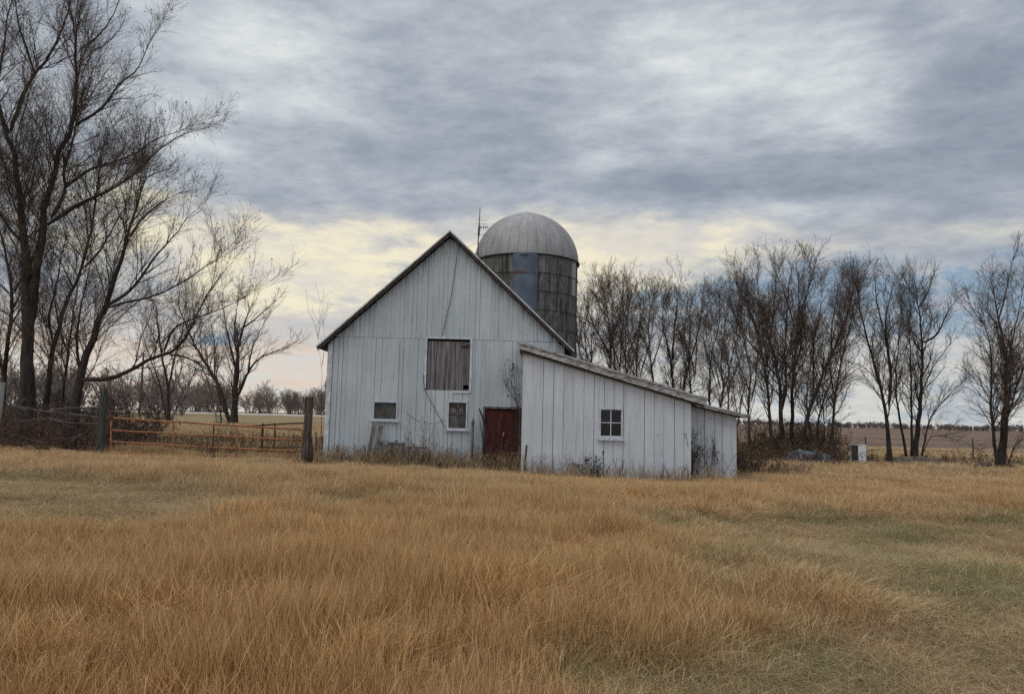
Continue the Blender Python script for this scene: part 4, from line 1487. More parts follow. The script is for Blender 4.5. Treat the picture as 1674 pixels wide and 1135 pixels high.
def build_brush():
    # thicket under the left trees and behind the rails
    clump('brush_thicket', 'tangled brown bramble thicket under the left trees', 'brush', 0, 0, 1100, 2.1, 0, 31, 'cane', .0065, 5, .35, 'leaf',
          kind='stuff', area=(-20.0, -14.2, 25.2, 30), lean=.55, sub=3, leafsize=.035, droop=.05, wander=.25)
    clump('undergrowth', 'dark undergrowth between the trunks at the far left', 'brush', 0, 0, 420, 2.4, 0, 32, 'twig', .009, 6, .5, 'darkleaf',
          kind='stuff', area=(-24, -15.5, 28.5, 34), lean=.35, sub=4, leafsize=.05, droop=.03, wander=.2)
    clump('weeds', 'rough brown weeds behind the gate', 'weeds', 0, 0, 1500, .75, 0, 33, 'weed', .006, 4, 0, kind='stuff',
          area=(-15, -6.6, 26.2, 38), lean=.35, sub=3)
    clump('weeds', 'dry brown weeds along the foot of the barn wall', 'weeds', 0, 0, 520, 1.0, 0, 34, 'weed_dark', .0042, 5, .15, 'leaf', kind='stuff',
          area=(-6.0, 0.3, 24.1, 24.85), lean=.22, sub=3, leafsize=.018)
    clump('weeds', 'pale dry grass stalks standing against the barn and shed walls', 'weeds', 0, 0, 900, .95, 0, 51, 'straw', .0032, 4, 0, kind='stuff',
          area=(-6.1, 0.4, 23.6, 24.6), lean=.2, sub=2)
    clump('weeds', 'pale dry stalks in front of the shed wall', 'weeds', 0, 0, 500, .85, 0, 52, 'straw', .0032, 4, 0, kind='stuff',
          area=(0.4, 7.8, 22.5, 23.3), lean=.2, sub=2)
    clump('weeds', 'thin dark weeds along the foot of the shed wall', 'weeds', 0, 0, 170, .95, 0, 35, 'weed_dark', .004, 4, 0, kind='stuff',
          area=(0.5, 5.7, 22.9, 23.4), lean=.18, sub=2)
    clump('undergrowth', 'brown undergrowth behind the shed and around the right-hand trees', 'brush', 0, 0, 900, 1.25, 0, 36, 'weed_dark', .0075, 5, .3, 'leaf', kind='stuff',
          area=(7.9, 15.5, 33.5, 40), lean=.35, sub=3, leafsize=.04, wander=.2)
    clump('undergrowth', 'low scrub along the foot of the far right trees', 'brush', 0, 0, 520, .7, 0, 37, 'weed_dark', .006, 4, .2, 'leaf', kind='stuff',
          area=(15, 27, 35.5, 40), lean=.4, sub=3, leafsize=.035, wander=.2)
    clump('undergrowth', 'weeds growing against the back corner of the shed', 'brush', 0, 0, 260, 1.2, 0, 38, 'weed_dark', .0065, 5, .5, 'leaf', kind='stuff',
          area=(7.65, 9.0, 25.3, 31), lean=.3, sub=3, leafsize=.04)
    clump('undergrowth', 'dense brown scrub between the trunks of the clump behind the tarp', 'brush', 0, 0, 420, 2.2, 0, 39, 'weed_dark', .0075, 6, .3, 'leaf', kind='stuff',
          area=(12.6, 16.6, 36.6, 39.5), lean=.3, sub=3, leafsize=.04, wander=.2)
    # single plants
    clump('shrub', 'small dark-leaved shrub in front of the shed wall below its window', 'shrub', 2.55, 22.9, 9, 1.25, .30, 41, 'weed_dark', .007, 4, .9, 'darkleaf',
          lean=.35, sub=3, leafsize=.04)
    clump('shrub', 'bushy dry shrub under the two-sash window, left of the pipe', 'shrub', -2.75, 24.3, 34, 1.75, .55, 42, 'weed', .005, 5, .25, 'leaf', lean=.34, sub=3, leafsize=.02)
    clump('shrub', 'dark scraggly shrub against the set-back shed wall', 'shrub', 6.55, 24.3, 16, 2.1, .62, 43, 'weed_dark', .0055, 5, .35, 'darkleaf', lean=.2, sub=3, leafsize=.03)
    clump('shrub', 'tall olive shrub in the corner between the two shed walls', 'shrub', 5.9, 24.6, 14, 1.9, .16, 44, 'weed_dark', .007, 6, .7, 'leaf', lean=.12, sub=3, leafsize=.03)
    clump('shrub', 'wide reddish-brown dead bush in the grass right of the shed', 'shrub', 9.4, 26.2, 120, 1.1, 1.1, 45, 'cane', .005, 5, .1, 'leaf', lean=.35, sub=3, leafsize=.02)
    clump('shrub', 'brown thorny bush in front of the gate bars', 'shrub', -9.85, 24.7, 24, .95, .3, 46, 'weed_dark', .005, 5, .3, 'leaf', lean=.45, sub=3, leafsize=.025)
    clump('shrub', 'weedy bush at the foot of the red door', 'shrub', -.45, 24.35, 46, 1.4, .5, 47, 'weed_dark', .0045, 5, .25, 'leaf', lean=.22, sub=3, leafsize=.02)
    clump('shrub', 'leafy brown weed clump in the grass before the brush at the left', 'shrub', -15.0, 24.0, 30, .75, .35, 48, 'weed_dark', .005, 5, .5, 'leaf', lean=.35, sub=3, leafsize=.03)
    # vine on the barn wall beside the shed corner
    rng = np.random.default_rng(50)
    v = empty('vine', (0.28, 24.93, -.4))
    tag(v, 'dead leafy vine climbing the barn wall above the red door corner', 'vine')
    pl = []
    for k in range(4):
        x = .33 - .03 * k
        pts = [(x, 24.93, -.4), (x + .02, 24.93, 1.0), (x - .03, 24.94, 2.1), (x - .05 - .1 * k, 24.93, 2.7), (x - .08 - .14 * k, 24.92, 3.3 + .2 * rng.random())]
        pl.append(resample(pts, 12))
    P0 = np.array(pl)
    P0[:, 1:, 0] += rng.normal(size=(4, 11)) * .03
    R0 = np.linspace(.014, .006, 12)[None] * np.ones((4, 1))
    P1, R1 = spawn(rng, P0, R0, 10, .5, .13, (40, 90), 5, .3, .2, .5, .004, maxlen=.5)
    P1[:, :, 1] = np.minimum(P1[:, :, 1], 24.955)
    P2, R2 = spawn(rng, P1, R1, 3, .2, .4, (30, 80), 3, .3, .1, .6, .0035)
    P2[:, :, 1] = np.minimum(P2[:, :, 1], 24.955)
    VV, QQ, off = [], [], 0
    for pp, rr, kk in ((P0, R0, 5), (P1, R1, 3), (P2, R2, 3)):
        V, Q = tube_arrays(pp, rr, kk, off)
        off += len(V); VV.append(V); QQ.append(Q)
    np_mesh('stems', np.concatenate(VV), [np.concatenate(QQ)], M['weed_dark'], v)
    tips = P2[:, -1][rng.random(len(P2)) < .45]
    V, Q = leaves_at(rng, tips, .04, .015)
    np_mesh('leaves', V, [Q], M['darkleaf'], v)


build_brush()


# ------------------------------------------------------------------ gate, posts, rails
def build_gate():
    Y = 25.0
    g0 = gz(-12, Y)
    a = P(183, 742, Y)
    root = empty('gate', (a[0], Y, gz(a[0], Y)))
    tag(root, 'long rusty orange tubular farm gate between the two wooden posts', 'gate')
    bars = [((186, 684), (493, 703)), ((184, 704), (495, 721)), ((183, 722), (495, 739)), ((186, 739), (495, 756))]
    r = random.Random(3)
    for i, (p, q) in enumerate(bars):
        pts = []
        for k in range(9):
            t = k / 8
            w = P(p[0] + (q[0] - p[0]) * t, p[1] + (q[1] - p[1]) * t, Y)
            pts.append((w[0], Y + r.uniform(-.012, .012), w[2] + r.uniform(-.012, .012) - 0.03 * math.sin(math.pi * t) * (i > 1)))
        if i == 0:
            e = P(183, 690, Y)
            pts = [(e[0] + .01, Y, e[2] - .03)] + pts
        m = MB()
        m.tube(pts, 0.034 if i == 0 else 0.029, 8)
        m.build('bar', M['rust'], root, smooth=True)
    for px, top, bot, w in ((182, 689, 742, .03), (284, 690, 747, .034), (387, 697, 753, .034), (494, 704, 757, .03)):
        m = MB()
        t, bt = P(px, top, Y), P(px, bot, Y)
        m.bar((bt[0], Y - .03, bt[2]), (t[0], Y - .03, t[2]), w * 1.6, .014, up=(0, 1, 0))
        m.build('upright', M['rust'], root)
    # posts
    def post(px0, px1, ytop, w, mt, label, lumps=(), lean=0.0, Yp=25.0, group=None, h0=None):
        c = P((px0 + px1) / 2, ytop, Yp)
        zb = gz(c[0], Yp) - .3
        rt = empty('fence_post', (c[0] + lean, Yp, zb))
        tag(rt, label, 'fence post', group)
        m = MB()
        n = 12
        pts, rad = [], []
        for k in range(n):
            t = k / (n - 1)
            pts.append((c[0] + lean * (1 - t) + .008 * math.sin(t * 9), Yp + .01 * math.cos(t * 7), zb + (c[2] - zb) * t))
            rr = w / 2 * (1.08 - .12 * t)
            for (tt, am, wd) in lumps:
                rr += am * math.exp(-((t - tt) / wd) ** 2)
            rad.append(rr)
        m.tube(pts, rad, 10)
        o = m.build('shaft', M[mt], rt, smooth=False)
        return rt, c
    post(498, 512, 650, .28, 'post', 'stout dark brown gate post with a split swollen foot next to the barn', lumps=((.30, .07, .13),), lean=.04)
    post(164, 176, 635, .25, 'mossy_post', 'dark weathered wooden gate post at the left end of the rusty gate', lean=.02, Yp=25.1)
    post(-4, 8, 625, .25, 'pale_post', 'pale grey wooden post at the left picture edge', lean=-.08, Yp=24.6)
    # broken strip of wood beside the stout post
    m = MB()
    p, q = P(516, 708, 24.95), P(519, 758, 24.95)
    m.bar(p, q, .05, .03)
    tag(m.build('broken_stake', M['post']), 'thin broken stake leaning beside the stout gate post', 'stake')
    # wooden rails of the old fence
    rf = empty('rail_fence', tuple(P(90, 700, 25.2)))
    tag(rf, 'collapsed grey wooden rail fence left of the rusty gate', 'fence')
    for pts, rr in (([(15, 664), (50, 668), (70, 674), (108, 668), (165, 668)], .032), ([(10, 667), (62, 672), (100, 676), (140, 680), (165, 685)], .035),
                    ([(80, 685), (110, 692), (165, 694)], .03), ([(30, 690), (70, 684), (120, 700)], .025)):
        m = MB()
        m.tube([tuple(P(x, y, 25.2 + .05 * i)) for i, (x, y) in enumerate(pts)], rr, 6)
        m.build('rail', M['rail'], rf)
    # second low pipe fence behind the gate
    pf = empty('pipe_fence', tuple(P(440, 740, 28)))
    tag(pf, 'short dark pipe fence behind the right half of the gate', 'fence')
    m = MB()
    m.tube([tuple(P(395, 697, 28)), tuple(P(430, 696, 28)), tuple(P(450, 694, 28)), tuple(P(500, 692, 28))], .03, 6)
    m.build('rail', M['dark_rust'], pf)
    m = MB()
    m.tube([tuple(P(430, 733, 28)), tuple(P(500, 731, 28))], .02, 6)
    m.build('rail', M['dark_rust'], pf)
    for x, yt, w in ((430, 693, .045), (450, 692, .03), (212, 682, .04), (350, 694, .03)):
        t = P(x, yt, 28)
        m = MB()
        m.tube([(t[0], 28, gz(t[0], 28) - .1), (t[0], 28, t[2])], w, 6)
        m.build('post', M['dark_rust'], pf)


build_gate()


# ------------------------------------------------------------------ things around the barn
def build_small():
    # leaning planks
    for (a, b, w, lab) in (((597, 752), (612, 694), .13, 'left grey plank leaning on the barn wall under the small window'),
                           ((607, 752), (623, 696), .14, 'right grey plank leaning on the barn wall under the small window')):
        p, q = P(*a, 24.55), P(*b, 24.86)
        p[2] = gz(p[0], p[1]) - .05
        m = MB()
        m.bar(p, q, w, .035, up=(0, 1, .3))
        tag(m.build('plank', M['grey_wood'], bevel=.004), lab, 'plank', 'planks leaning on the barn')
    # old low board pen
    r = random.Random(17)
    root = empty('board_pen', tuple(P(650, 755, 24.35)))
    tag(root, 'low rotten grey board pen standing before the barn wall', 'pen')
    for i, x in enumerate(np.linspace(622, 658, 7)):
        p = P(x, 760, 24.4); q = P(x + 1.5, 723 + r.uniform(-3, 4), 24.4)
        m = MB()
        m.bar((p[0], 24.4, gz(p[0], 24.4) - .1), (q[0], 24.4 + r.uniform(0, .03), q[2]), .11, .022, up=(0, 1, 0))
        m.build('slat', M['grey_wood'], root)
    m = MB()
    p, q = P(619, 721, 24.45), P(662, 727, 24.45)
    m.bar(p, q, .16, .03, up=(0, 0, 1))
    m.build('cap_board', M['grey_wood'], root)
    # short fence boards right of it
    root = empty('board_fence', tuple(P(678, 755, 24.2)))
    tag(root, 'three short grey boards joined by a rail right of the low pen', 'fence')
    for x, yt, w in ((666, 731, .16), (681, 733, .10), (655, 733, .06)):
        p = P(x, 760, 24.2); q = P(x, yt, 24.2)
        m = MB()
        m.bar((p[0], 24.2, gz(p[0], 24.2) - .1), (q[0], 24.2, q[2]), w, .03, up=(0, 1, 0))
        m.build('slat', M['grey_wood'], root)
    m = MB()
    m.bar(P(652, 731, 24.235), P(700, 733, 24.235), .03, .05)
    m.build('rail', M['grey_wood'], root)
    # water pipe beside the window
    p = P(772, 750, 24.85)
    z0 = gz(p[0], 24.85)
    rt = empty('standpipe', (p[0], 24.85, z0))
    tag(rt, 'grey steel water standpipe between the sash window and the red door', 'standpipe')
    t = P(773, 694, 24.85)
    m = MB()
    m.tube([(p[0], 24.85, z0 - .1), (t[0], 24.85, t[2])], .04, 10)
    m.build('pipe', M['dark_metal'], rt, smooth=True)
    m = MB()
    m.tube([(t[0], 24.85, t[2]), (t[0], 24.85, t[2] + .06), (t[0] + .02, 24.84, t[2] + .18)], [.055, .05, .02], 8)
    m.tube([(t[0], 24.85, t[2] + .04), (t[0], 24.76, t[2] + .05), (t[0], 24.72, t[2] - .02)], .018, 6)
    m.build('valve', M['dark_metal'], rt)
    # stake in front of the shed corner
    p = P(857, 770, 23.2); q = P(861, 728, 23.3)
    m = MB()
    m.tube([(p[0] - .02, 23.2, gz(p[0], 23.2) - .2), tuple((p + q) / 2), tuple(q)], [.035, .035, .03], 7)
    tag(m.build('stake', M['dark_rust']), 'black stake leaning at the shed corner beside the red door', 'stake')
    # pole beside the red door
    p = P(850, 790, 24.75); q = P(851, 668, 24.88)
    m = MB()
    m.tube([(q[0] - .02, 24.75, gz(q[0], 24.75) - .2), (q[0] + .02, 24.8, .6), (q[0] - .015, 24.86, 1.4), tuple(q)], [.055, .05, .045, .04], 8)
    tag(m.build('wooden_pole', M['post']), 'crooked grey pole standing between the red door and the shed', 'pole')
    # dead limb leaning by the door
    pts = [tuple(P(788, 770, 24.6)), tuple(P(791, 728, 24.7)), tuple(P(793, 697, 24.8)), tuple(P(788, 680, 24.85)), tuple(P(783, 668, 24.88))]
    pts[0] = (pts[0][0], pts[0][1], gz(pts[0][0], pts[0][1]) - .05)
    m = MB()
    m.tube(pts, [.04, .035, .035, .03, .018], 7)
    m.tube([tuple(P(792, 735, 24.7)), tuple(P(786, 700, 24.8)), tuple(P(785, 688, 24.83))], [.022, .016, .01], 6)
    tag(m.build('dead_branch', M['bark']), 'forked dead branch leaning on the left side of the red door', 'branch')
    # cables on the wall
    def cable(pts, r, label):
        c = resample([tuple(P(x, y, Yy)) for x, y, Yy in pts], 24)
        m = MB()
        m.tube([tuple(v) for v in c], r, 5)
        tag(m.build('cable', M['cable']), label, 'cable')
    cable([(750, 402, 24.93), (744, 440, 24.95), (737, 490, 24.96), (728, 525, 24.96), (723, 548, 24.95)], .010, 'black cable hanging from the gable peak to the hayloft door')
    cable([(692, 612, 24.93), (693, 632, 24.93), (698, 645, 24.92), (708, 664, 24.92), (718, 682, 24.92), (729, 702, 24.90)], .011, 'black cable running from the hayloft corner down to the window sill')
    cable([(728, 686, 24.90), (715, 692, 24.9), (700, 693, 24.9), (684, 690, 24.9), (664, 674, 24.92)], .007, 'thin slack wire sagging between the two small barn windows')
    # white cabinet
    c = P(1403, 752, 36.5)
    x, y = c[0], 36.5
    z = gz(x, y)
    zb, zt = min(z, c[2]) - .02, P(1403, 728, 36.5)[2]
    rt = empty('metal_cabinet', (x, y, zb))
    rt.rotation_euler = (0, 0, 0)
    tag(rt, 'small white metal cabinet standing in the grass between tarp and trees', 'cabinet')
    m = MB()
    w, dp = .30, .55
    # skewed footprint so that the dark open left side shows
    A = Vector((x - .12, y - .30, 0)); ux = Vector((.40, .05, 0)); uy = Vector((-.20, .45, 0))
    def quad(a, b, c_, d, z0, z1):
        m.hexa([(*a.xy, z0), (*b.xy, z0), (*c_.xy, z0), (*d.xy, z0), (*a.xy, z1), (*b.xy, z1), (*c_.xy, z1), (*d.xy, z1)])
    t_ = .02
    n_ux, n_uy = ux.normalized(), uy.normalized()
    quad(A, A + ux, A + ux + n_uy * t_, A + n_uy * t_, zb, zt - .021)
    B2 = A + uy
    quad(B2 - n_uy * t_, B2 + ux - n_uy * t_, B2 + ux, B2, zb, zt - .021)
    quad(A + ux - n_ux * t_ + n_uy * t_, A + ux + n_uy * t_, B2 + ux - n_uy * t_, B2 + ux - n_ux * t_ - n_uy * t_, zb, zt - .021)
    quad(A - n_ux * .03 - n_uy * .02, A + ux + n_ux * .02 - n_uy * .02, B2 + ux + n_ux * .02, B2 - n_ux * .03, zt - .02, zt + .03)
    m.build('housing', M['white_metal'], rt)
    m = MB()
    C1 = A + n_ux * .04 + n_uy * .03
    C2 = B2 + n_ux * .04 - n_uy * .03
    m.hexa([(*C1.xy, zb), (*(C1 + n_ux * .02).xy, zb), (*(C2 + n_ux * .02).xy, zb), (*C2.xy, zb), (*C1.xy, zt - .03), (*(C1 + n_ux * .02).xy, zt - .03), (*(C2 + n_ux * .02).xy, zt - .03), (*C2.xy, zt - .03)])
    m.build('side_panel', M['dark_metal'], rt)
    # tarp over a heap
    rng = np.random.default_rng(60)
    c = P(1322, 757, 35.5)
    nx, ny = 60, 30
    u, v = np.meshgrid(np.linspace(-1, 1, nx), np.linspace(-1, 1, ny))
    ang = np.arctan2(v, u)
    rr = np.sqrt(u * u + v * v)
    X = c[0] + u * 1.4 * (1 + .12 * np.sin(5 * v + 1)) + .1 * np.sin(9 * v)
    Yv = 35.5 + v * .8 + .1 * np.sin(7 * u)
    H = np.clip(1 - rr ** 2.2, 0, 1) ** .9 * (.60 - .16 * u)
    for _ in range(7):
        k = rng.normal(size=2) * 3.2
        ph = rng.uniform(0, 6)
        H = H + (.05 * np.abs(np.sin(k[0] * u + k[1] * v + ph)) - .008) * (rr < 1.05)
    Z = ground_z(X, Yv) - .06 + H
    V = np.stack([X, Yv, Z], -1).reshape(-1, 3)
    i = (np.arange(ny - 1)[:, None] * nx + np.arange(nx - 1)[None]).ravel()
    o = np_mesh('tarp', V, [np.stack([i, i + 1, i + nx + 1, i + nx], -1)], M['tarp'])
    tag(o, 'crumpled blue-grey tarp over a low heap under the tree clump', 'tarp')
    # dirt mound under the broad tree
    c = P(1490, 760, 37.6)
    u, v = np.meshgrid(np.linspace(-1, 1, 50), np.linspace(-1, 1, 30))
    rr = np.sqrt(u * u + v * v)
    X = c[0] + u * 2.6; Yv = 37.6 + v * 1.5
    Z = ground_z(X, Yv) - .08 + np.clip(np.cos(np.clip(rr, 0, 1) * math.pi / 2), 0, 1) ** 1.3 * (.5 + .08 * np.sin(9 * u) * np.sin(5 * v + 3 * u))
    V = np.stack([X, Yv, Z], -1).reshape(-1, 3)
    i = (np.arange(29)[:, None] * 50 + np.arange(49)[None]).ravel()
    o = np_mesh('dirt_mound', V, [np.stack([i, i + 1, i + 51, i + 50], -1)], plain('mound_dirt', (0.07, 0.055, 0.045), (0.17, 0.135, 0.11), 3, .95, (1, 1, 1), .8), smooth=True)
    tag(o, kind='structure')
    # rocks and logs under the right tree
    def rock(px, py, Y, s, lab, sq=.7):
        c = P(px, py, Y)
        rng = np.random.default_rng(int(px * 7 + py))
        bm_u, bm_v = 12, 8
        V = []
        for a in range(bm_v + 1):
            for b_ in range(bm_u):
                th = math.pi * a / bm_v; ph = 2 * math.pi * b_ / bm_u
                n = np.array([math.sin(th) * math.cos(ph), math.sin(th) * math.sin(ph), math.cos(th) * sq])
                k = 1 + .18 * math.sin(3 * n[0] + px) + .15 * math.sin(4 * n[1] + py) + rng.uniform(-.07, .07)
                V.append(n * k * s)
        V = np.array(V) + np.array([c[0], Y, gz(c[0], Y) + s * .25])
        Q = []
        for a in range(bm_v):
            for b_ in range(bm_u):
                q = a * bm_u + b_; q2 = a * bm_u + (b_ + 1) % bm_u
                Q.append((q, q + bm_u, q2 + bm_u, q2))
        tag(np_mesh('rock', V, [np.array(Q)], M['rock']), lab, 'rock', 'field rocks at the right')
    rock(1522, 762, 35.2, .26, 'pale boulder in the scrub right of the dirt mound')
    rock(1604, 772, 33.0, .17, 'pale rock left of the tree at the right edge, beside the logs')
    rock(1538, 768, 34.6, .16, 'small pale rock just right of the pale boulder')
    rock(1622, 773, 32.6, .14, 'low flat rock in front of the right edge tree', .4)
    rock(1652, 770, 33.2, .20, 'dark rounded rock right of the right edge tree foot')
    rock(1575, 768, 34.5, .17, 'low rock halfway between the boulder and the right edge tree')
    for (a, b_, r_, lab) in (((1590, 766), (1620, 760), .12, 'upper dark log left of the right edge tree'), ((1596, 772), (1630, 770), .10, 'lower dark log left of the right edge tree'),
                             ((1648, 764), (1664, 771), .16, 'short thick log right of the right edge tree')):
        p, q = P(*a, 33.2), P(*b_, 33.4)
        for w in (p, q): w[2] = max(w[2], gz(w[0], w[1]) + r_ * .6) if a[1] < 770 else gz(w[0], w[1]) + r_ * .7
        m = MB()
        m.tube([tuple(p), tuple((p + q) / 2 + np.array([0, .05, .03])), tuple(q)], [r_, r_ * .95, r_ * .8], 9)
        tag(m.build('log', M['bark_brown']), lab, 'log', 'old logs under the right edge tree')
    # wire fence on the right
    wf = empty('wire_fence', tuple(P(1500, 745, 43)))
    tag(wf, 'thin wire fence along the field behind the right-hand trees', 'fence')
    xs = [1262, 1345, 1415, 1500, 1590, 1680]
    tops = [P(x, 717 + (x - 1340) * .016, 43) for x in xs]
    for t in tops:
        m = MB()
        m.tube([(t[0], 43, gz(t[0], 43) - .2), (t[0], 43, t[2] + .12)], .035, 6)
        m.build('post', M['post'], wf)
    for dz in (0, -.3, -.6):
        m = MB()
        m.tube([(t[0], 43, t[2] + dz + .02 * (i % 2)) for i, t in enumerate(tops)], .014, 4)
        m.build('wire', M['dark_metal'], wf)
    # utility pole far left
    b0, t0 = P(237, 690, 95), P(235, 578, 95)
    up = empty('utility_pole', (t0[0], 95, gz(t0[0], 95)))
    tag(up, 'thin wooden utility pole far behind the gate near the vase-shaped tree', 'utility pole')
    m = MB()
    m.tube([(t0[0], 95, gz(t0[0], 95) - .3), (t0[0], 95, t0[2])], [.16, .11], 8)
    m.build('shaft', M['post'], up)
    m = MB()
    m.bar((t0[0] - 1.1, 95, t0[2] - .4), (t0[0] + 1.1, 95, t0[2] - .4), .1, .1)
    m.build('crossarm', M['post'], up)
    for dx in (-1, 1):
        m = MB()
        m.tube([(t0[0] + dx, 94.95, t0[2] - .35), (t0[0] + dx, 94.95, t0[2] - .12)], .045, 6)
        m.build('insulator', M['dark_metal'], up)


build_small()


# ------------------------------------------------------------------ grass
def blade_mesh(name, nbl, seed, hmin, hmax, width, bend, spread, head, curl=0.0, mt=None):
    rng = np.random.default_rng(seed)
    S = 5
    a = rng.uniform(0, 2 * np.pi, nbl)
    q = spread * np.sqrt(rng.random(nbl))
    base = np.stack([q * np.cos(a), q * np.sin(a), np.full(nbl, -.02)], -1)
    az = rng.uniform(0, 2 * np.pi, nbl)
    hv = np.stack([np.cos(az), np.sin(az), np.zeros(nbl)], -1)
    h = rng.uniform(hmin, hmax, nbl)
    bd = np.abs(rng.normal(0, bend, nbl)) + .05
    t = np.linspace(0, 1, S)
    ang = bd[:, None] * (t[None] ** 1.2) * (1 + curl * rng.random(nbl)[:, None] * 2)
    seg = h / (S - 1)
    pts = np.empty((nbl, S, 3))
    pts[:, 0] = base
    for k in range(1, S):
        am = (ang[:, k - 1] + ang[:, k]) / 2
        d = hv * np.sin(am)[:, None] + np.array([0, 0, 1]) * np.cos(am)[:, None]
        pts[:, k] = pts[:, k - 1] + d * seg[:, None]
    fa = rng.uniform(0, np.pi, nbl)
    side = np.stack([np.cos(fa), np.sin(fa), np.zeros(nbl)], -1)
    wprof = np.array([.7, .8, .7, .6, .12])
    if head:
        wprof = np.array([.45, .45, .45, 1.25, .2])
    W = width * rng.uniform(.6, 1.3, nbl)[:, None] * wprof[None]
    L = pts - side[:, None] * W[:, :, None] / 2
    R = pts + side[:, None] * W[:, :, None] / 2
    V = np.stack([L, R], 2).reshape(-1, 3)
    b = (np.arange(nbl) * S * 2)[:, None] + (np.arange(S - 1) * 2)[None]
    Q = np.stack([b, b + 1, b + 3, b + 2], -1).reshape(-1, 4)
    tone = np.repeat(rng.random(nbl), S * 2)
    hh = np.tile(np.repeat(t, 2), nbl)
    me_o = np_mesh(name, V, [Q], mt, attrs={'tone': tone, 'along': hh})
    COL.objects.unlink(me_o)
    return me_o


def grass_fn(g, p, pos, tc):
    tone = g.n('ShaderNodeAttribute', attribute_name='tone').outputs['Fac']
    al = g.n('ShaderNodeAttribute', attribute_name='along').outputs['Fac']
    green = g.n('ShaderNodeAttribute', attribute_name='green', attribute_type='INSTANCER').outputs['Fac']
    pale = g.n('ShaderNodeAttribute', attribute_name='pale', attribute_type='INSTANCER').outputs['Fac']
    gold = g.ramp(tone, [(0.0, (0.19, 0.078, 0.018)), (0.45, (0.41, 0.195, 0.050)), (0.8, (0.54, 0.31, 0.115)), (1.0, (0.66, 0.44, 0.21))])
    pl = g.ramp(tone, [(0.0, (0.145, 0.100, 0.050)), (0.5, (0.37, 0.255, 0.134)), (0.85, (0.53, 0.41, 0.25)), (1.0, (0.72, 0.61, 0.43))])
    gr = g.ramp(tone, [(0.0, (0.072, 0.074, 0.022)), (0.5, (0.155, 0.155, 0.052)), (0.75, (0.27, 0.235, 0.115)), (1.0, (0.50, 0.41, 0.25))])
    n = g.noise(pos, 0.55, 5, 0.6)
    c = g.mix(pale, gold, pl)
    c = g.mix(g.m('MULTIPLY', g.sstep(n, 0.4, 0.7), 0.35), c, g.mix(0.5, c, (0.17, 0.065, 0.02, 1)))
    c = g.mix(green, c, gr)
    c = g.mix(g.m('MULTIPLY', g.sstep(al, 0.70, 0.95), g.m('MULTIPLY', 0.62, g.m('SUBTRACT', 1.0, green))), c, (0.56, 0.38, 0.20, 1))
    g.put(p.inputs['Base Color'], c)


def noise2(x, y, s, seed):
    """cheap smooth value noise"""
    rng = np.random.default_rng(seed)
    G = rng.random((256, 256))
    u, v = x / s + 1000, y / s + 1000
    i, j = np.floor(u).astype(int), np.floor(v).astype(int)
    fu, fv = u - i, v - j
    fu = fu * fu * (3 - 2 * fu); fv = fv * fv * (3 - 2 * fv)
    g_ = lambda a, b: G[a % 256, b % 256]
    return (g_(i, j) * (1 - fu) + g_(i + 1, j) * fu) * (1 - fv) + (g_(i, j + 1) * (1 - fu) + g_(i + 1, j + 1) * fu) * fv


